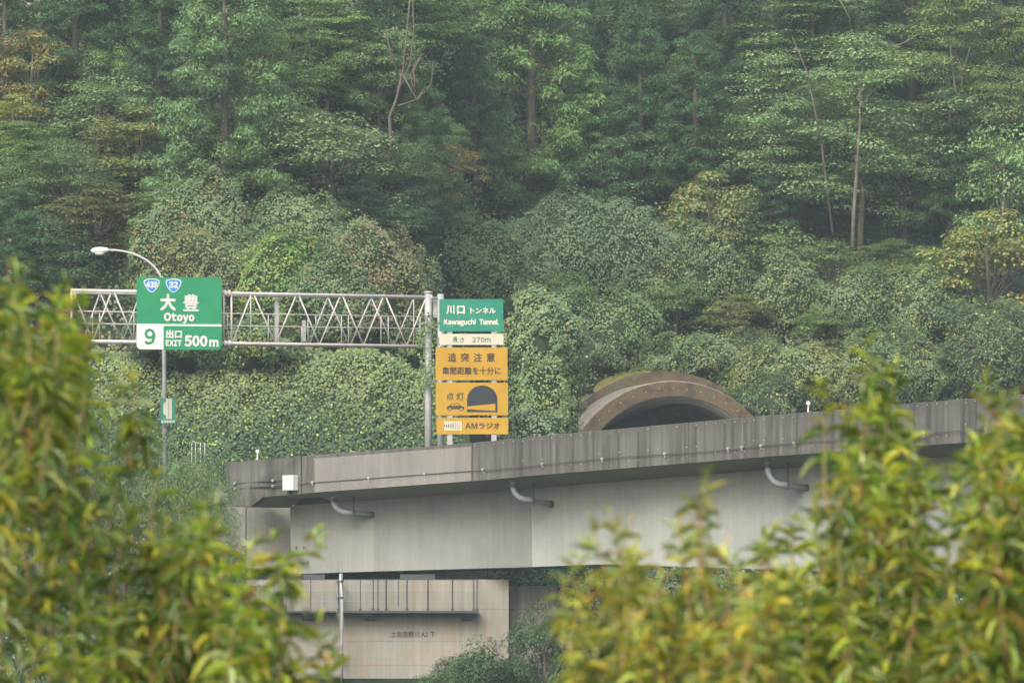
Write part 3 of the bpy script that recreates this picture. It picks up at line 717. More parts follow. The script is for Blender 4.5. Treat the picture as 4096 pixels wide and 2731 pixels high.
s5 = sheet(1746, 1670, 2033, 1736, M['yellow'], 'radio_panel', 'lowest amber panel with radio wave symbol')
wv = poly_part('wave_plate', [(1776, 1684), (1847, 1684), (1847, 1721), (1776, 1721)], fr, .008, M['cream'], s5)
for i, cx in enumerate((1779, 1786, 1793, 1800, 1807, 1814, 1822, 1830, 1837)):
    hh = 4 + 1.5 * i; ww = 3.4 - .28 * i
    poly_part('wave_line', [(cx - ww / 2, 1702 - hh), (cx + ww / 2, 1702 - hh), (cx + ww / 2 + hh * .15, 1702), (cx + ww / 2, 1702 + hh), (cx - ww / 2, 1702 + hh), (cx - ww / 2 + hh * .15, 1702)], fr, .013, M['ink_blue'], wv)
text_mesh('AM', 1861, 1690, 1909, 1715, fr, .8, .01, M['ink'], parent=s5)
text_mesh('ラジオ', 1915, 1690, 2000, 1715, fr, .7, .01, M['ink'], parent=s5)
# painted name on the abutment
fa = plane_frame(1650, AY, 0.0)
text_mesh('土佐吉野川 A2 下', 1564, 2523, 1741, 2548, fa, .6, .012, M['ink'], parent=ab)

# ------------------------------------------------------------------ tunnel portal
tn = thing('tunnel_portal', 'arched concrete tunnel mouth stained rusty brown with a stepped mossy collar', 'tunnel', (TX, 300, 10.7))
def ring(mb, cx, cz, r0, r1, Y0, Y1, sx=1.0, a0=-35, a1=215, n=56, dx=0.0, seg=1):
    V = []; fs = []
    for i in range(n + 1):
        t = R(a0 + (a1 - a0) * i / n)
        for (r, Y, o) in ((r0, Y0, 0), (r1, Y0, 0), (r1, Y1, dx), (r0, Y1, dx)):
            V.append((cx + o + r * sx * math.cos(t), Y, cz + r * math.sin(t)))
    for i in range(n):
        for j in range(4):
            k2 = (j + 1) % 4; fs.append((i * 4 + j, i * 4 + k2, (i + 1) * 4 + k2, (i + 1) * 4 + j))
    mb.add(V, fs)
s300 = 300 / F; cx0 = (2693 - 2048) * s300; cz0 = (HZ - 1962) * s300
mb = MB(); ring(mb, cx0, cz0, 378 * s300, 436 * s300, 300, 300.5, dx=-.04); part('portal_rim', mb, M['rust'], tn)
mb = MB(); ring(mb, cx0 - .04, cz0, 392 * s300, 441 * s300, 300.3, 308, dx=-2.3); part('barrel', mb, M['moss_concrete'], tn, True)
s302 = 304 / F; cx1 = (2650 - 2048) * s302; cz1 = (HZ - 1962) * s302
mb = MB(); ring(mb, cx1, cz1, 425 * s302, 474 * s302, 303.2, 304.2, dx=-.1); part('collar', mb, M['rust'], tn, label='rear collar, rust brown and mossy')
mb = MB(); ring(mb, cx1 - .1, cz1, 430 * s302, 472 * s302, 304.2, 312, dx=-4.2); part('rear_barrel', mb, M['moss_concrete'], tn, True)
mb = MB(); ring(mb, cx0 - .05, cz0, 372 * s300, 379 * s300, 300.1, 345, dx=-1.8); part('lining', mb, M['lining'], tn, True)
mb = MB(); mb.box((cx0 - 1.8, 345.5, 14), (14, .3, 14)); part('dark_end', mb, M['ink_blue'], tn)  # dark closing panel stands in for the unlit depth of the bore
mb = MB()
for t in np.linspace(28, 152, 17):
    a = R(t); r = 409 * s300; mb.box((cx0 + r * math.cos(a), 299.985, cz0 + r * math.sin(a)), (.03, .03, .05))
part('fixing_studs', mb, M['stud'], tn, kind='stuff')
mb = MB(); ring(mb, cx1 - .1, cz1, 5.9, 6.47, 304.5, 311.5, a0=86, a1=162, n=30, dx=-3.9); struct('mossy_bank', mb, M['moss'], True)

# ------------------------------------------------------------------ hillside vegetation
GR = {}
def put(proto, name, label, cat, px, top, bottom, width, col=(1, 1, 1), group=None, rz=None, Yoff=0.0, base_hit=None):
    tr, cr, H, Rm = proto
    Y = (hit(px, base_hit if base_hit is not None else bottom)) + Yoff
    x = (px - 2048) / F * Y; zb = float(T(x, Y)); zt = (HZ - top) / F * Y
    zb2 = min(zb, (HZ - bottom) / F * Y)
    sz = (zt - zb2) / H; sxy = (width / 2 / F * Y) / Rm
    t = thing(name, label, cat, (x, Y, zb2), group)
    rz = rng.random() * 6.28 if rz is None else rz
    a = bpy.data.objects.new('trunk', tr); b = bpy.data.objects.new('crown', cr)
    for o in (a, b): link(o, t); o.scale = (sxy, sxy, sz); o.rotation_euler = (0, 0, rz)
    b.color = tuple(min(1, 1.25 * q) for q in col) + (1,)
    return t
CE = [make_proto('cedar', H=20, Rm=3.6, low=.10), make_proto('cedar', H=20, Rm=3.2, low=.2, nb=130), make_proto('cedar', H=20, Rm=4.0, low=.05, nb=170, amt=.03)]
LA = [make_proto('layered', H=14, Rm=4.6, nb=46), make_proto('layered', H=14, Rm=4.2, nb=40, lean=-.05), make_proto('layered', H=14, Rm=4.6, nb=44, acc=(.9, .55, .08), amt=.05)]
BU = [make_proto('bushy', H=8, Rm=3.2, low=.0), make_proto('bushy', H=8, Rm=3.0, nb=50, acc=(.75, .40, .12), amt=.12), make_proto('bushy', H=8, Rm=3.2, nb=60, size=.13, low=-.1), make_proto('bushy', H=8, Rm=3, nb=34, acc=(.8, .45, .12), amt=.22), make_proto('bushy', H=12, Rm=5, nb=95, n=230, size=.16, low=0), make_proto('bushy', H=12, Rm=4.6, nb=70, n=260, size=.17, low=.05, acc=(.7, .5, .15), amt=.03)]
g1 = (.24, .34, .23); dk = (.11, .19, .13); dk2 = (.075, .135, .095); md = (.25, .37, .20); lt = (.34, .44, .24); pale = (.37, .44, .30); ol = (.30, .34, .19); yl = (.42, .46, .18); tan = (.30, .28, .17)  # the dark tints also put shade of the forest gaps into leaf colour
cedars = [
 (900, -260, 900, 560, 0, g1, 'tall mid-green cedar with brown inner twigs above the green exit sign'),
 (2130, -320, 900, 640, 2, md, 'tall cedar with light drooping tufts in the middle of the slope'),
 (2360, 330, 850, 300, 1, g1, 'young cedar with a pointed pale top right of the light tufted cedar'),
 (640, -250, 560, 330, 1, dk, 'dark cedar directly left of the tall mid-green cedar'),
 (300, -300, 420, 380, 0, dk, 'dark cedar above the orange-leaved shrub'),
 (20, -320, 380, 330, 2, dk, 'dark cedar at the upper left corner of the slope'),
 (470, -330, 300, 300, 1, dk2, 'very dark cedar between two dark cedars at the upper left'),
 (70, 760, 1300, 330, 1, dk, 'dark green cedar low on the slope above the foreground leaves'),
 (1700, 330, 950, 330, 2, dk, 'shaded cedar behind the bare twisted trunk'),
 (1900, 150, 800, 300, 1, dk, 'shaded cedar just left of the light tufted cedar'),
 (1230, -300, 300, 340, 1, dk2, 'dark cedar rising behind the light layered tree'),
 (1480, -300, 500, 340, 0, dk2, 'dark cedar behind the vine-hung trunk at the top'),
 (2560, 60, 850, 400, 0, dk, 'dark bluish cedar behind the single pale spray'),
 (2780, 150, 950, 380, 1, dk, 'dark cedar left of the large layered tree'),
 (2470, -320, 420, 340, 2, dk, 'dark cedar top right of the light tufted cedar'),
 (2900, -330, 450, 360, 0, dk2, 'very dark cedar behind the large layered tree'),
 (3250, -330, 500, 400, 2, dk2, 'dark cedar behind the upper crown of the large layered tree'),
 (3650, -330, 450, 400, 1, dk2, 'dark cedar behind the tree with yellow tips'),
 (4000, -330, 500, 400, 0, dk2, 'dark cedar at the upper right corner of the slope'),
 (3800, 380, 1050, 330, 1, dk2, 'shaded cedar in the dark hollow at the right'),
 (3080, 700, 1150, 320, 2, dk2, 'shaded cedar in the dark hollow beneath the layered tree'),
 (1450, 700, 1000, 300, 0, dk2, 'small shaded cedar in the dark gap above the vine domes'),
]
for px, t_, b_, w_, k_, c_, lb in cedars: put(CE[k_], 'cedar_tree', lb, 'tree', px, t_, b_, w_, c_, 'cedars on the hillside')
lay = [
 (1310, -60, 520, 480, 0, lt, 'light green layered tree with flat sprays top left of the bare trunk'),
 (1720, -200, 330, 520, 1, md, 'leafy tree at the top hanging over the bare twisted trunk'),
 (3440, 120, 1060, 860, 0, pale, 'large pale layered tree with a straight visible trunk'),
 (3130, 180, 1010, 620, 1, pale, 'layered tree with a thin curving trunk beside the large layered tree'),
 (3250, -180, 420, 860, 0, pale, 'pale layered tree at the top above the large layered tree'),
 (2720, 170, 700, 380, 1, pale, 'small tree bearing one pale flat spray'),
 (3830, -120, 760, 620, 2, ol, 'tree with yellow-tipped sprays at the upper right'),
 (4060, 0, 700, 420, 2, ol, 'yellow-flecked layered tree at the upper right edge'),
 (120, 470, 860, 480, 1, lt, 'soft feathery light green tree at the left edge'),
 (2620, -150, 300, 420, 1, lt, 'light layered tree at the top between two dark cedars'),
 (3560, 950, 1210, 420, 0, ol, 'low layered shrub tree at the foot of the large layered tree'),
 (3780, 560, 950, 380, 2, ol, 'small forked tree with yellow leaves in the right hollow'),
]
for px, t_, b_, w_, k_, c_, lb in lay: put(LA[k_], 'layered_tree', lb, 'tree', px, t_, b_, w_, c_, 'layered broadleaf trees')
bus = [
 (130, 130, 520, 300, 3, (.32, .32, .17), 'shrub tree with orange and yellow autumn leaves at the upper left'),
 (400, 150, 470, 250, 0, md, 'round green broadleaf crown right of the orange shrub'),
 (400, 290, 640, 430, 0, g1, 'wide green broadleaf tree below the small round crown'),
 (560, 440, 800, 480, 1, ol, 'olive broadleaf tree flecked with orange left of the tall cedar'),
 (50, 380, 640, 280, 1, yl, 'yellowish bush at the left edge below the orange shrub'),
 (380, 760, 1060, 480, 1, (.2, .22, .12), 'shaded olive bush with a few orange leaves above the street lamp'),
 (200, 880, 1250, 420, 0, dk, 'dark green bush left of the street lamp head'),
 (950, 560, 800, 330, 0, md, 'bright leafy shrub growing in front of the tall cedar'),
 (1180, 480, 760, 300, 1, ol, 'orange-flecked shrub right of the leafy shrub'),
 (1330, 430, 900, 640, 2, (.28, .36, .25), 'broad grey-green tree above the domed vines'),
 (1180, 380, 640, 320, 2, pale, 'pale broadleaf crown between the tall cedar and the layered tree'),
 (1810, 580, 930, 260, 3, tan, 'brownish vine-choked snag with tan leaves'),
 (1790, 490, 680, 180, 0, md, 'green leafy top of the vine-choked snag'),
 (2550, 480, 830, 430, 2, (.22, .31, .23), 'grey-green broadleaf tree right of the young cedar'),
 (2330, 600, 900, 380, 0, dk, 'shaded broadleaf bush below the young cedar'),
 (2840, 690, 1230, 380, 1, ol, 'round bush with yellow plumes left of the large layered tree'),
 (2450, 20, 420, 330, 0, dk, 'dark broadleaf crown beside the top of the tufted cedar'),
 (4020, 480, 1180, 420, 0, md, 'tall green bush at the right edge'),
 (3950, 850, 1450, 480, 1, (.34, .38, .18), 'yellow-green vine-covered bush at the right edge'),
 (1600, 820, 1050, 330, 0, dk, 'shaded bush in the gap between the two vine domes'),
 (2050, 760, 960, 330, 2, dk, 'shaded bush above the vines right of the snag'),
 (720, 700, 1000, 420, 0, md, 'light green leafy bush above the exit sign'),
]
bus += [
 (1020, 60, 620, 420, 4, (.26, .36, .2), 'rounded green crown just right of the top of the tall cedar'),
 (1520, 100, 560, 380, 5, (.22, .31, .19), 'rounded crown behind the bare twisted trunk'),
 (1900, -120, 420, 420, 4, (.25, .35, .2), 'large rounded crown at the top beside the light tufted cedar'),
 (2580, 250, 700, 380, 5, (.20, .30, .2), 'mid-green rounded crown beneath the flat pale spray'),
 (2900, 380, 800, 420, 4, (.19, .28, .18), 'rounded crown left of the slender grey trunk'),
 (3620, 520, 980, 420, 5, (.25, .33, .22), 'drooping rounded crown right of the straight grey trunk'),
 (3960, 250, 760, 460, 4, (.24, .31, .17), 'rounded olive crown at the right edge below the yellow-flecked tree'),
 (3350, 320, 760, 520, 4, (.30, .38, .25), 'pale rounded heart of the large layered tree crown'),
 (750, 400, 820, 340, 5, (.2, .29, .19), 'rounded crown tucked left of the tall cedar foot'),
 (250, 560, 960, 420, 4, (.2, .28, .16), 'rounded dull green crown above the street lamp'),
 (2120, 560, 900, 420, 5, (.24, .34, .18), 'rounded crown at the foot of the light tufted cedar'),
 (1640, 560, 950, 320, 5, (.15, .23, .15), 'shaded rounded crown between the bare trunk and the snag'),
 (3050, 880, 1240, 420, 0, (.22, .3, .18), 'leafy bush at the dark hollow edge beneath the slender trunk'),
 (3330, 960, 1260, 330, 0, (.2, .28, .16), 'leafy bush at the foot of the straight grey trunk'),
 (3720, 1000, 1330, 360, 1, (.24, .3, .15), 'flecked leafy bush on the right part of the bank'),
 (2700, 1120, 1400, 320, 0, (.22, .3, .16), 'leafy bush in the middle of the bank above the tunnel'),
 (2950, 1180, 1420, 300, 1, (.26, .3, .16), 'flecked bush above the tunnel right shoulder'),
 (3350, 1230, 1480, 340, 0, (.22, .31, .15), 'leafy bush behind the tip of the tall foreground shoots'),
 (2280, 1080, 1420, 260, 0, (.2, .3, .15), 'leafy bush behind the crown of vines beside the signs'),
 (1000, 820, 1080, 260, 0, (.24, .33, .18), 'leafy sprays between the two pale vine domes'),
 (1340, 850, 1120, 260, 1, (.24, .28, .15), 'flecked sprays on the shoulder of the rounded vine dome'),
 (2500, 850, 1100, 300, 0, (.2, .29, .17), 'leafy sprays on top of the large vine dome'),
]
for px, t_, b_, w_, k_, c_, lb in bus: put(BU[k_], 'broadleaf_tree' if w_ > 400 else 'leafy_bush', lb, 'tree' if w_ > 400 else 'bush', px, t_, b_, w_, c_, 'broadleaf trees and bushes on the slope')

# bare trunks and dead branches that show
def bare(name, label, rows, r, Y, m_, cat='tree trunk'):
    base = W(*rows[0][0], Y); t = thing(name, label, cat, base)
    for i, ln in enumerate(rows):
        mb = MB(); n_ = len(ln); mb.tube([W(a, b, Y + .15 * math.sin(j * 2 + i)) for j, (a, b) in enumerate(ln)], [max(.015, (r if i == 0 else r * .5) * (1 - .75 * j / n_)) for j in range(n_)], 7)
        part('trunk' if i == 0 else 'branch', mb, m_, t, True)
    return t
bare('bare_trunk', 'bare twisted trunk forking upwards with hanging vines', [[(1556, 660), (1562, 540), (1558, 470), (1585, 400), (1612, 280), (1625, 150), (1640, 0)],
 [(1590, 380), (1640, 260), (1655, 120), (1650, -20)], [(1600, 330), (1560, 200), (1540, 120)], [(1612, 300), (1665, 400), (1640, 300), (1690, 220)], [(1590, 425), (1620, 415), (1665, 400), (1700, 350)], [(1660, 350), (1655, 280), (1680, 230)], [(1668, 400), (1725, 340), (1735, 250)]], .11, hit(1560, 760) - 3.2, M['bark'])
bare('straight_trunk', 'straight grey trunk seen below the large pale crown', [[(3410, 990), (3415, 850), (3430, 640), (3440, 480), (3440, 350)], [(3440, 450), (3475, 380), (3520, 340)], [(3440, 620), (3490, 570)]], .13, hit(3420, 1050) - 3.6, M['bark_pale'])
bare('slender_trunk', 'slender grey trunk curving up left of the straight trunk', [[(3330, 930), (3300, 690), (3285, 560), (3255, 420), (3225, 280), (3170, 150)], [(3265, 440), (3210, 400), (3160, 420)]], .08, hit(3300, 1000) - 3.4, M['bark'])
bare('forked_trunk', 'short forked trunk in the dark hollow at the right', [[(3840, 580), (3838, 480), (3825, 400), (3800, 180)], [(3842, 560), (3870, 450), (3890, 380)], [(3838, 470), (3850, 300), (3880, 190)]], .1, hit(3840, 700) - 4, M['bark'])
bare('dead_branch', 'pale broken dead branch hanging on the right bank', [[(3735, 1395), (3760, 1440), (3772, 1500), (3762, 1530)], [(3772, 1500), (3755, 1520)]], .06, hit(3750, 1500) - 1.6, M['bark_pale'], 'branch')
bare('dead_branch', 'bare grey branch in the upper right crown', [[(3400, 80), (3370, 20), (3330, -30)], [(3390, 60), (3430, 10)]], .05, hit(3440, 1060) - 6, M['bark_pale'], 'branch')
bare('dead_branch', 'leafless grey branch beside the yellow-tipped tree', [[(3570, 190), (3620, 170), (3670, 140), (3700, 135)], [(3660, 145), (3665, 110)], [(3600, 180), (3560, 178)]], .05, hit(3440, 1060) - 6, M['bark_pale'], 'branch')

# ---- vine mounds
def vine_mound(px, top, bottom, width, label, col, acc=None, amt=.04, dens=1.0, size=.118, ry=None, Yset=None, name='vine_mound', cat='bush', sq=1.0, core=True):
    Y = Yset if Yset else hit(px, bottom) - .3
    rx = width / 2 / F * Y; rz = (bottom - top) / 2 / F * Y * 1.08; ry = ry or max(.8, min(rx, 3.2) * .75)
    c = np.array(((px - 2048) / F * Y, Y, (HZ - (top + bottom) / 2) / F * Y))
    t = thing(name, label, cat, c - [0, 0, rz], 'vine-covered mounds on the bank')
    area = 2 * math.pi * (rx * rz + rx * ry + ry * rz) * .55
    n = int(min(30000, area * 235 * dens)); ph = rng.random(9) * 6.28
    dk_ = rdir(14); ak = rng.uniform(-.08, .17, 14); sk = rng.uniform(.08, .3, 14)
    def rad(d):
        u, v, w_ = d[:, 0], d[:, 1], d[:, 2]
        lump = sum(a_ * np.exp(-((d - q_) ** 2).sum(1) / s_ ** 1.5) for a_, q_, s_ in zip(ak, dk_, sk))
        return 1 + lump + .13 * np.sin(4 * u + ph[0]) * np.sin(3 * v + ph[1]) + .09 * np.sin(5 * w_ + 4 * u + ph[2]) + .06 * np.sin(9 * u + ph[3]) * np.sin(8 * w_ + ph[4]) + .03 * np.sin(17 * u + ph[5]) * np.sin(15 * w_ + 6 * v + ph[6])
    def pos(d, k=1.0):
        e = np.sign(d) * np.abs(d) ** sq; e = e / np.linalg.norm(e, axis=1, keepdims=True) ** (1 if sq == 1 else .72)
        return c + e * np.array((rx, ry, rz)) * rad(d)[:, None] * k
    # core
    U, Vv = np.meshgrid(np.linspace(0, 2 * math.pi, 25), np.linspace(0, math.pi, 13)); D = np.stack([np.cos(U) * np.sin(Vv), np.sin(U) * np.sin(Vv), np.cos(Vv)], -1).reshape(-1, 3)
    mb = MB(); mb.v = [tuple(p) for p in pos(D, .84)]; mb.f = [(j * 25 + i, j * 25 + i + 1, (j + 1) * 25 + i + 1, (j + 1) * 25 + i) for j in range(12) for i in range(24)]
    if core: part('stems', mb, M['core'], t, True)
    d = rdir(n); d = d[(d[:, 1] < .55) & (d[:, 2] > -.8)]; n = len(d)
    p = pos(d, 1) + rng.normal(0, .055, (n, 3)); nr = nz(d / np.array((rx, ry, rz)))
    # ragged: lift some leaf groups out of the surface
    lift = np.sin(p[:, 0] * 3.1 + ph[7]) * np.sin(p[:, 2] * 3.7 + ph[8]) + .6 * np.sin(p[:, 0] * 7.3) * np.sin(p[:, 2] * 6.1 + p[:, 1] * 3)
    p = p + nr * (lift * .15 - .28 * rng.random(n) ** 2)[:, None]
    hol = np.sin(p[:, 0] * 1.45 + ph[3]) * np.sin(p[:, 2] * 1.9 + ph[5]) + .5 * np.sin(p[:, 0] * 3.9 + ph[6]) * np.sin(p[:, 2] * 3.3 + ph[4])
    p = p - nr * (np.clip(hol - .35, 0, 1) * .5)[:, None]
    keep = rng.random(n) < np.clip(.98 + .4 * lift - .6 * np.clip(hol - .55, 0, 1), .25, 1); p, nr, lift = p[keep], nr[keep], lift[keep]; n = len(p)
    N_ = nr + np.array([0, -.1, .6]) + rng.normal(0, .27, (n, 3)); tp = np.array([0, -.25, -1.]) + rng.normal(0, .45, (n, 3))
    L = size * (.5 + .95 * rng.random(n) ** 1.5)
    hue = np.array(col)[None] * (1 + .12 * np.sin(p[:, :1] * 1.3 + ph[0]) * np.array([1.2, .6, .8]))
    stray = rng.random(n) < .07; p[stray] += (nr[stray] + np.array([0, 0, .5])) * rng.uniform(.08, .45, (stray.sum(), 1))
    C = tints(n, (1, 1, 1), .06, .13) * hue
    if acc is not None:
        q = (np.sin(p[:, 0] * 1.9 + ph[1]) * np.sin(p[:, 2] * 2.3 + ph[2]) > .2); k2 = rng.random(n) < np.where(q, amt * 2.5, amt * .4); C[k2] = np.array(acc) * (1 + rng.normal(0, .2, (k2.sum(), 1)))
    base = BASE[t.name]
    me = leaf_mesh('foliage', p - base, N_, tp, L, L * .92, C, M['leaf']); o = bpy.data.objects.new('foliage', me); link(o, t)
    return t
kz = (.145, .225, .10); kz2 = (.165, .245, .115); kzb = (.16, .28, .07); kzd = (.09, .15, .07); kt = (.175, .22, .10); orange = (.34, .22, .08); yel = (.33, .34, .09); pinkb = (.28, .21, .12)
mounds = [
 (800, 720, 1180, 500, 'pale vine-covered mound directly above the exit sign', kz2, orange, .05),
 (1190, 765, 1200, 430, 'rounded dome of pale vines above the gantry', kz2, yel, .02),
 (650, 850, 1250, 330, 'leafy vine slope behind the street lamp arm', kz, orange, .05),
 (900, 930, 1300, 560, 'olive vine mound behind the right half of the exit sign', kt, yel, .06),
 (1120, 950, 1350, 400, 'bright yellow-green vine cone between the exit sign and the gantry middle', kzb, yel, .12),
 (1480, 900, 1350, 480, 'tan-flecked vine mound behind the middle of the gantry', kt, pinkb, .16),
 (1330, 1000, 1400, 420, 'mottled vine mound seen through the gantry truss', kz, orange, .05),
 (720, 1230, 1480, 480, 'shaded vines behind the lower edge of the exit sign', kzd, orange, .03),
 (1030, 1280, 1480, 420, 'vines with yellow leaves under the gantry', kz, yel, .18),
 (1650, 1060, 1450, 330, 'vines behind the right end of the gantry', kz, yel, .06),
 (1870, 880, 1250, 480, 'vine slope above the green tunnel name sign', kz, yel, .03),
 (2360, 780, 1180, 640, 'large rounded dome of pale vines above the tunnel', (.15, .235, .125), None, 0),
 (2080, 900, 1250, 420, 'vine shoulder left of the large pale dome', (.15, .23, .12), orange, .02),
 (2620, 900, 1260, 420, 'vine bank right of the large pale dome', kz, pinkb, .05),
 (2850, 850, 1250, 340, 'vine bank beneath the bush with yellow plumes', kz, yel, .06),
 (1870, 1000, 1260, 280, 'yellow-green sapling leaves behind the tunnel name sign', (.30, .37, .12), yel, .1),
 (3150, 1010, 1320, 330, 'rounded vine bush right of centre on the bank', kz, yel, .08),
 (3420, 1090, 1370, 380, 'low vines on the bank below the layered trees', kz, yel, .08),
 (3700, 1060, 1400, 380, 'vines with yellow leaves at the right of the bank', kz, yel, .10),
 (2480, 1180, 1440, 330, 'small green bushes on the bank above the mossy tunnel roof', (.20, .30, .13), None, 0),
 (2860, 1330, 1540, 600, 'band of vines just above the tunnel collar', kz, yel, .08),
 (3200, 1370, 1660, 520, 'yellow-flecked vines right of the tunnel mouth', (.20, .265, .11), yel, .14),
 (3080, 1500, 1720, 330, 'vines spilling down beside the right foot of the tunnel arch', kzd, yel, .10),
 (3560, 1330, 1650, 480, 'vines on the lower bank behind the tall foreground shoots', kz, yel, .10),
 (3950, 1200, 1600, 420, 'shaded green vines at the far right of the bank', kzd, yel, .06),
 (2400, 1330, 1490, 260, 'vine clump touching the mossy tunnel roof', kz, yel, .08),
]
for q in mounds: vine_mound(*q)
vine_mound(2185, 1150, 1500, 330, 'bushy crown of vines right of the amber tunnel signs', (.20, .285, .14), yel, .04, Yset=262, ry=1.6, dens=1.6)
vine_mound(2170, 1300, 1780, 300, 'vine-covered column of leaves beside the amber tunnel signs', (.19, .28, .12), yel, .08, Yset=262.3, ry=1.5, sq=.75, dens=2.0)
vine_mound(2270, 1480, 1790, 110, 'hanging vines just left of the tunnel mouth', (.18, .27, .12), yel, .05, Yset=262.5, ry=1.0)
vine_mound(2140, 1640, 1800, 260, 'pale young vine leaves at the foot of the amber signs', (.24, .34, .20), None, 0, Yset=256, ry=.8)
vine_mound(1722, 1290, 1580, 120, 'climbing vine wrapped around the right gantry column', (.17, .25, .11), yel, .06, Yset=260.3, ry=.5, dens=.8, core=False)
vine_mound(2330, 2260, 2760, 620, 'vine-covered slope under the bridge right of the abutment', (.30, .40, .22), yel, .05, Yset=257, ry=1.8)  # leaf colour raised to look lit despite the deck's shade
vine_mound(2750, 2270, 2800, 700, 'vine-covered slope under the middle of the bridge', (.19, .27, .16), yel, .04, Yset=256, ry=1.8)
vine_mound(3500, 2260, 2850, 1100, 'vine-covered slope under the right part of the bridge', (.19, .27, .16), yel, .04, Yset=255, ry=1.8)

vine_mound(2890, 1435, 1620, 360, 'vines tumbling over the right shoulder of the tunnel collar', kz, yel, .12, Yset=305.5, ry=1.2)
vine_mound(2700, 1395, 1530, 520, 'low vines right behind the crown of the tunnel collar', kz, yel, .06, Yset=307.5, ry=1.2)
vine_mound(2440, 1370, 1480, 420, 'vines spreading above the mossy bank', (.2, .29, .14), yel, .05, Yset=309.5, ry=1.2)
def mosst(n):
    a = rng.uniform(R(88), R(162), n); q = rng.random(n); d = np.stack([np.cos(a), a * 0, np.sin(a)], 1)
    return np.stack([cx1 - .1 - 3.9 * q, 304.5 + 7 * q, cz1 + a * 0], 1) + d * 6.5, d
vine_mound(2090, 2258, 2420, 360, 'bright vines showing between the girder and the stained wing wall', (.25, .36, .19), yel, .06, Yset=256.2, ry=1.2)  # lightened leaf colour makes up for daylight blocked by the bridge
# ivy on the cutting wall behind the gantry
def sheet_leaves(n, fn, size, col, acc, amt, label, name, grp=None, kind=None, cat=None, upn=(0, -.55, .55), jit=.08):
    p, nr = fn(n); n = len(p); ph = rng.random(4) * 6
    lift = np.sin(p[:, 0] * 2.1 + ph[0]) * np.sin(p[:, 2] * 2.6 + ph[1]) + .6 * np.sin(p[:, 0] * 5.3 + p[:, 1]) * np.sin(p[:, 2] * 4.7 + ph[2])
    p = p + nr * (lift * .13)[:, None] + rng.normal(0, jit, (n, 3))
    keep = rng.random(n) < np.clip(.9 + .45 * lift, .3, 1); p, nr = p[keep], nr[keep]; n = len(p)
    N_ = nr + np.array(upn) + rng.normal(0, .4, (n, 3)); tp = np.array([0, -.25, -1.]) + rng.normal(0, .5, (n, 3)); L = size * (.6 + .8 * rng.random(n))
    C = tints(n, (1, 1, 1), .1, .22) * (col(p) if callable(col) else np.array(col)[None])
    a_ = amt(p) if callable(amt) else amt; k2 = rng.random(n) < a_; C[k2] = np.array(acc) * (1 + rng.normal(0, .2, (k2.sum(), 1)))
    c = p.mean(0); c[2] = p[:, 2].min()
    me = leaf_mesh(name, p - c, N_, tp, L, L * .9, C, M['leaf']); o = bpy.data.objects.new(name, me); link(o); o.location = tuple(c)
    return tag(o, label, cat, grp, kind)
def ivy(n):
    x = rng.uniform(-20, -2.5, n); s_ = rng.uniform(-.05, 1.35, n)
    wav = .5 * np.sin(x * .55) + .25 * np.sin(x * 1.7)
    Y = np.where(s_ < 1, 267.2 + 3.6 * s_, 270.8 + (s_ - 1) * 9) + .25 * np.sin(x * 1.1); z = np.where(s_ < 1, 10.6 + (6.5 + wav) * s_, 17.1 + wav + (s_ - 1) * 1.2) + .1
    nr = np.where((s_ < 1)[:, None], np.array([[0, -.87, .48]]), np.array([[0, -.15, .98]])); return np.stack([x, Y, z], 1), nr
mb = MB(); gx = np.linspace(-21, -2, 40); gs = np.linspace(-.05, 1.4, 14)
for s_ in gs:
    for x in gx:
        wav = .5 * math.sin(x * .55) + .25 * math.sin(x * 1.7)
        mb.v.append((x, (267.2 + 3.6 * s_ if s_ < 1 else 270.8 + (s_ - 1) * 9) + .25 * math.sin(x * 1.1) + .12, (10.6 + (6.5 + wav) * s_ if s_ < 1 else 17.1 + wav + (s_ - 1) * 1.2)))
mb.f = [(j * 40 + i, j * 40 + i + 1, (j + 1) * 40 + i + 1, (j + 1) * 40 + i) for j in range(13) for i in range(39)]
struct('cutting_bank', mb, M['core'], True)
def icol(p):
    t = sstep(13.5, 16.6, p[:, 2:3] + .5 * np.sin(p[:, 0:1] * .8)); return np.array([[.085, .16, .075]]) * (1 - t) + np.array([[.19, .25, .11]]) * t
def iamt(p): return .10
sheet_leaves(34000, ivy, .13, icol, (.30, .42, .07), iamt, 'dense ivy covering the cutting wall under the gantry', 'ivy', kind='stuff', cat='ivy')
sheet_leaves(5000, mosst, .07, (.17, .20, .045), (.3, .22, .07), .15, 'yellow-green moss and grass on the bank beside the tunnel', 'moss', kind='stuff', jit=.03)
# ground cover over the whole hillside
def cover(n):
    Y = rng.uniform(272, 350, n); x = rng.uniform(-34, 34, n); z = Tcover(x, Y); m_ = ~((x < -3) & (Y < 275)) & ~((x > -6) & (Y < 296)) & ~((np.abs(x - TX) < 6.6) & (Y < 304.5)); x, Y, z = x[m_], Y[m_], z[m_]
    return np.stack([x, Y, z + .12], 1), np.tile(np.array([[0, -.6, .78]]), (len(x), 1))
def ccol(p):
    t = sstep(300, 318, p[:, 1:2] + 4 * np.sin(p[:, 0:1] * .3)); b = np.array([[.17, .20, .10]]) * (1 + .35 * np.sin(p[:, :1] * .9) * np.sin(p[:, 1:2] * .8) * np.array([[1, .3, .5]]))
    return b * (1 - t) + np.array([[.035, .07, .045]]) * t  # undergrowth darkens uphill, painting in the shade beneath the trees
sheet_leaves(200000, cover, .18, ccol, (.20, .17, .09), .03, 'low undergrowth covering the hillside between the trees', 'ground_cover', kind='stuff', jit=.16)
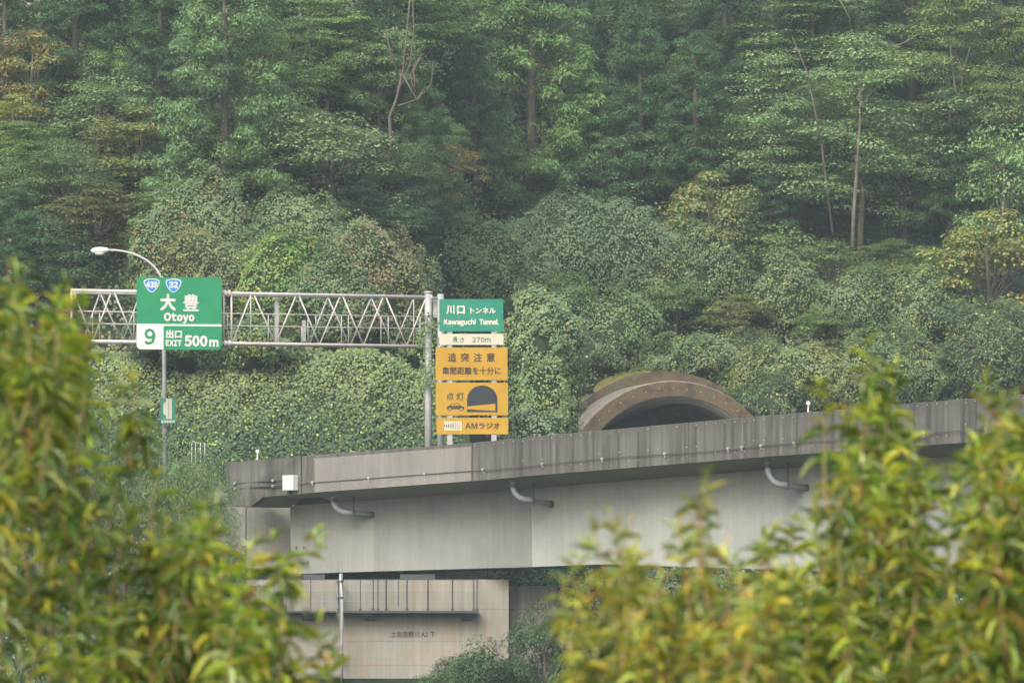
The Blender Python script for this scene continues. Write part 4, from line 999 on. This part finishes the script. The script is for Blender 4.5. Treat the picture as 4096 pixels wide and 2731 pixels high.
def cover2(n):
    x = rng.uniform(-26, 30, n); Y = rng.uniform(240, 262, n); m_ = ~((x < 2.6) & (x > -12) & (Y > 247)); x, Y = x[m_], Y[m_]
    return np.stack([x, Y, T(x, Y) + .1], 1), np.tile(np.array([[0, -.6, .78]]), (len(x), 1))
sheet_leaves(16000, cover2, .2, (.16, .23, .11), (.42, .40, .08), .04, 'low leafy ground cover on the slope under the bridge', 'ground_cover', kind='stuff', jit=.2)
def cover3(n):
    x = rng.uniform(-30, 30, n); Y = rng.uniform(200, 240, n); return np.stack([x, Y, T(x, Y) + .1], 1), np.tile(np.array([[0, -.5, .85]]), (n, 1))
sheet_leaves(14000, cover3, .28, (.10, .15, .07), (.2, .2, .06), .04, 'weedy river bank below the bridge', 'river_bank_weeds', kind='stuff', jit=.25)

# dark bushes in front of the abutment, soft shrub behind the left foreground leaves
def free_bush(name, label, px, top, bottom, width, Y, protos, col, cat='bush', size_=None):
    tr, cr, H, Rm = protos; x = (px - 2048) / F * Y; zb = (HZ - bottom) / F * Y; zt = (HZ - top) / F * Y
    zb = min(zb, zb); t = thing(name, label, cat, (x, Y, zb)); sz = (zt - zb) / H; sx = width / 2 / F * Y / Rm
    for nm, me in (('trunk', tr), ('crown', cr)):
        o = bpy.data.objects.new(nm, me); link(o, t); o.scale = (sx, sx, sz); o.rotation_euler = (0, 0, rng.random() * 6); o.color = (*col, 1)
    return t
SH = make_proto('bushy', H=6, Rm=3, nb=60, size=.10, n=260, aspect=.55); SH2 = make_proto('bushy', H=6, Rm=3, nb=80, size=.11, n=240, aspect=.28, low=.0)
SH3 = make_proto('bushy', H=5, Rm=3, nb=60, size=.13, n=260, aspect=.6, low=-.1)
free_bush('dark_bush', 'dark green bush in front of the lower right corner of the abutment', 1960, 2570, 3000, 420, 238, SH3, (.11, .19, .115))
free_bush('dark_bush', 'tall dark bush in front of the stained wing wall', 2180, 2430, 2950, 330, 239, SH3, (.12, .20, .12))
free_bush('dark_bush', 'dark bush right of the stained wing wall', 2420, 2470, 3000, 420, 239, SH3, (.11, .19, .115))
free_bush('dark_bush', 'low dark bush before the foot of the abutment', 1760, 2650, 3000, 300, 237, SH3, (.14, .22, .13))
free_bush('soft_shrub', 'fine-leaved grey-green shrub left of the bridge end', 700, 1760, 2700, 480, 215, SH2, (.27, .36, .22))
free_bush('soft_shrub', 'fine-leaved shrub behind the left foreground branches', 500, 1690, 2700, 420, 218, SH2, (.24, .33, .18))
free_bush('soft_shrub', 'fine-leaved shrub sprays touching the left end of the parapet', 840, 1860, 2750, 300, 213, SH2, (.25, .34, .21))
free_bush('soft_shrub', 'shaded fine-leaved shrub low behind the left branches', 850, 2200, 3000, 480, 214, SH2, (.15, .22, .15))
free_bush('soft_shrub', 'shaded shrub at the lower left edge', 200, 1500, 3000, 600, 217, SH2, (.14, .2, .12))

# ------------------------------------------------------------------ foreground shoots
def lance():
    me = bpy.data.meshes.new('leaf'); st = [(0, .0), (.12, .42), (.35, .98), (.6, .88), (.82, .5), (1.0, .03)]; V = []; fs = []; C = []
    for t, w_ in st:
        bend = -.22 * t * t
        for s_ in (-1, 0, 1):
            V.append((s_ * w_ * .5, t, bend + (.16 * w_ * abs(s_))))
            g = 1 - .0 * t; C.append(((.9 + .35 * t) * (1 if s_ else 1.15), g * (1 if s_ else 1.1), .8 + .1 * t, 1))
    for i in range(5):
        for j in range(2): a = i * 3 + j; fs.append((a, a + 1, a + 4, a + 3))
    me.from_pydata(V, [], fs); a = me.color_attributes.new('tint', 'FLOAT_COLOR', 'POINT'); a.data.foreach_set('color', np.array(C, np.float32).reshape(-1)); me.materials.append(M['leaf_near'])
    me.polygons.foreach_set('use_smooth', [True] * len(me.polygons)); return me, np.array(V), fs, np.array(C)
LM, LV, LF, LC = lance()
def leaf_rows(pos, dirv, up, ln, wd):
    d = nz(dirv); s_ = nz(np.cross(d, up)); n_ = np.cross(s_, d); return s_ * wd[:, None], d * ln[:, None], n_ * ln[:, None]
def shoots(name, label, cat, tips, base, Yr, cols, cw, grp=None, leafn=(24, 38), singles=300, Ld=.128):
    t = thing(name, label, cat, base); P = []; D = []; U = []; Ln = []; C = []
    root = np.array(base)
    for (px, py) in tips:
        sf = rng.uniform(.68, 1.22); Y = rng.uniform(*Yr); tip = W(px, py, Y); s1 = Y / F
        ln_ = rng.uniform(.42, .7); lean = (root[0] - tip[0]) * .10
        st = tip + np.array((lean + rng.normal(0, .05), rng.normal(0, .06), -ln_))
        ts_ = np.linspace(0, 1, 7); bow = rng.normal(0, .04, 2)
        pts = np.array([st * (1 - q) + tip * q + np.array((bow[0], bow[1], 0)) * math.sin(q * math.pi) for q in ts_])
        mb = MB(); mb.tube(pts, [.006, .0055, .005, .0042, .0035, .0026, .0012], 5); 
        shoots_ = [(pts, int(rng.integers(*leafn)), 1.0)]
        for _ in range(2):
            q = rng.uniform(.05, .7); i0 = pts[int(q * 6)]; a = rng.random() * 6.28; l2 = rng.uniform(.14, .28)
            e = i0 + np.array((math.cos(a) * .6, math.sin(a) * .6, .75)) * l2; pp = np.array([i0 * (1 - u) + e * u for u in np.linspace(0, 1, 4)])
            mb.tube(pp, [.0035, .003, .002, .001], 4); shoots_.append((pp, int(rng.integers(9, 15)), .85))
        part('branch', mb, M['twig'], t, True)
        for pp, n_, sc in shoots_:
            u = np.sort(rng.random(n_) ** .75); idx = u * (len(pp) - 1); i0 = np.minimum(idx.astype(int), len(pp) - 2); fr_ = (idx - i0)[:, None]
            pos = pp[i0] * (1 - fr_) + pp[i0 + 1] * fr_; az = np.arange(n_) * 2.4 + rng.random() * 6; el = np.interp(u, [0, .5, .85, 1], [-.75, -.25, .35, 1.25]) + rng.normal(0, .3, n_)
            dv = np.stack([np.cos(az) * np.cos(el), np.sin(az) * np.cos(el), np.sin(el)], 1)
            P.append(pos); D.append(dv); U.append(np.tile([[0, 0, 1.]], (n_, 1)) + rng.normal(0, .25, (n_, 3)))
            Ln.append(Ld * sc * (.6 + .55 * rng.random(n_)) * np.interp(u, [0, .8, 1], [1.05, 1, .6]))
            ck = rng.choice(len(cols), n_, p=cw); C.append(sf * np.array(cols)[ck] * (1 + rng.normal(0, .18, (n_, 1))) * np.interp(u, [0, .6, 1], [.75, .95, 1.2])[:, None])  # shoot factor and falloff to the base paint depth shade into leaves
    P, D, U, Ln, C = map(np.concatenate, (P, D, U, Ln, C)); C = np.clip(C, .01, .9); n = len(P)
    A, B, N_ = leaf_rows(P, D, U, Ln, Ln * (.13 + .08 * rng.random(n)))
    order = np.argsort(P[:, 1]); single = set(order[:singles].tolist()); b0 = BASE[t.name]
    for i in order[:singles]:
        o = bpy.data.objects.new('leaf', LM); link(o, t); p = P[i] - b0
        o.matrix_local = Matrix(((A[i][0], B[i][0], N_[i][0], p[0]), (A[i][1], B[i][1], N_[i][1], p[1]), (A[i][2], B[i][2], N_[i][2], p[2]), (0, 0, 0, 1))); o.color = (*C[i], 1)
    rest = order[singles:]; m = len(rest)
    V = (P[rest] - b0)[:, None, :] + LV[None, :, 0:1] * A[rest][:, None] + LV[None, :, 1:2] * B[rest][:, None] + LV[None, :, 2:3] * N_[rest][:, None]
    me = bpy.data.meshes.new('foliage'); nv = len(LV); me.vertices.add(m * nv); me.vertices.foreach_set('co', V.astype(np.float32).reshape(-1))
    fi = np.array(LF); nf = len(fi); idx = (np.arange(m)[:, None, None] * nv + fi[None]).reshape(-1).astype(np.int32)
    me.loops.add(m * nf * 4); me.polygons.add(m * nf); me.loops.foreach_set('vertex_index', idx); me.polygons.foreach_set('loop_start', np.arange(m * nf, dtype=np.int32) * 4); me.update()
    me.polygons.foreach_set('use_smooth', [True] * (m * nf))
    a = me.color_attributes.new('tint', 'FLOAT_COLOR', 'POINT'); cc = np.ones((m, nv, 4), np.float32); cc[:, :, :3] = LC[None, :, :3] * C[rest][:, None]; a.data.foreach_set('color', np.clip(cc, 0, 1).reshape(-1))
    me.materials.append(M['leaf_near']); o = bpy.data.objects.new('foliage', me); link(o, t); o['kind'] = 'stuff'
    # main stems down to the ground
    for k2 in range(5):
        mb = MB(); e = W(tips[int(len(tips) * (k2 + .5) / 5)][0], 2900, (Yr[0] + Yr[1]) / 2); mb.tube([root + rng.normal(0, .08, 3), (root + e) / 2 + rng.normal(0, .1, 3), e], [.03, .02, .007], 6); part('stem', mb, M['twig'], t, True)
    return t
def tipset(bx_, by_, x0, x1, step=86, rows=(0, 150, 330, 520, 700, 900, 1100, 1300), jit=46, ymax=2950, skip=0.16):
    out = []
    for r_ in rows:
        for x in np.arange(x0 + (r_ % 3) * 20, x1, step):
            y = float(np.interp(x, bx_, by_)) + r_ + rng.normal(0, jit) + (rng.random() * 60 if r_ == 0 else 0)
            if y < ymax and rng.random() >= skip: out.append((x + rng.normal(0, jit * .7), y))
    return out
def boundary(x, bx_, by_): return np.interp(x, bx_, by_)
lx = [-150, 0, 30, 100, 190, 270, 350, 450, 560, 640, 700, 820, 930, 1010, 1080]; ly = [1000, 1060, 1010, 1250, 1200, 1150, 1400, 1420, 1720, 1820, 1960, 1990, 2010, 2190, 2280]
ycols = [(.38, .47, .06), (.22, .35, .06), (.11, .21, .055), (.46, .45, .06), (.38, .24, .09), (.32, .42, .22)]
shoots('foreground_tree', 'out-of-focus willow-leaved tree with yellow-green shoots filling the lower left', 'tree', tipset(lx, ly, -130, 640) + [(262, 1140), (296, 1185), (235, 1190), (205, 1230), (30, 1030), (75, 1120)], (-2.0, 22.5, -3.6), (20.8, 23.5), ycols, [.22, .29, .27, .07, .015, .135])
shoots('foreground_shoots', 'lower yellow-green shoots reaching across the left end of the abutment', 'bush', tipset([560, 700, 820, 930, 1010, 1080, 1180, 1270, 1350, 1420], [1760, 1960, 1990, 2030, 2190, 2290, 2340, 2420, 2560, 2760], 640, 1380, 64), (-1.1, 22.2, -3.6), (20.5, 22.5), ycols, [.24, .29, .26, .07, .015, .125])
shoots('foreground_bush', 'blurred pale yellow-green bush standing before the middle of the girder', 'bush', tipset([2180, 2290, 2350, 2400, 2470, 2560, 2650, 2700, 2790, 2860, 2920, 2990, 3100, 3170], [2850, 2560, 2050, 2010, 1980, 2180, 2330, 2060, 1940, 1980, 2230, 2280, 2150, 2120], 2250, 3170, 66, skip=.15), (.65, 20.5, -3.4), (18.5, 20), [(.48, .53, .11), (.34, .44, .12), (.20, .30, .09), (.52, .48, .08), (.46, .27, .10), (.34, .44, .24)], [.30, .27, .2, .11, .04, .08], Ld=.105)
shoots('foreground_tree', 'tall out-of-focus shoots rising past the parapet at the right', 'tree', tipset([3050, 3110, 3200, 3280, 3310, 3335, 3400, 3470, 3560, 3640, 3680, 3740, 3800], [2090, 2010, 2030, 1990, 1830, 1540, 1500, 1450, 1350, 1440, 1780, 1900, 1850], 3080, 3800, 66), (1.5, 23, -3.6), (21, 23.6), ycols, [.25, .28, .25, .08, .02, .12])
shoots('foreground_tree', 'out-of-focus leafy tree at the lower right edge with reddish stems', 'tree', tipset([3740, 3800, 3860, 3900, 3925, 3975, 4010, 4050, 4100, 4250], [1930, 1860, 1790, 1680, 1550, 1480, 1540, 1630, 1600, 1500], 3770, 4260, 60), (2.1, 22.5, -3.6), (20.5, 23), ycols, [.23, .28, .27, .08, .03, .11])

# ------------------------------------------------------------------ haze
hb = MB(); hb.box((0, 315, 45), (1300, 1290, 130))
hm = bpy.data.materials.new('haze_air'); hm.use_nodes = True; hn = hm.node_tree; hn.nodes.clear()
pv = hn.nodes.new('ShaderNodeVolumePrincipled'); pv.inputs['Color'].default_value = (.78, .95, .96, 1); pv.inputs['Density'].default_value = HAZE_DENSITY; pv.inputs['Anisotropy'].default_value = .1
ho = hn.nodes.new('ShaderNodeOutputMaterial'); hn.links.new(pv.outputs[0], ho.inputs['Volume'])
h = part('haze', hb, hm); h['kind'] = 'stuff'
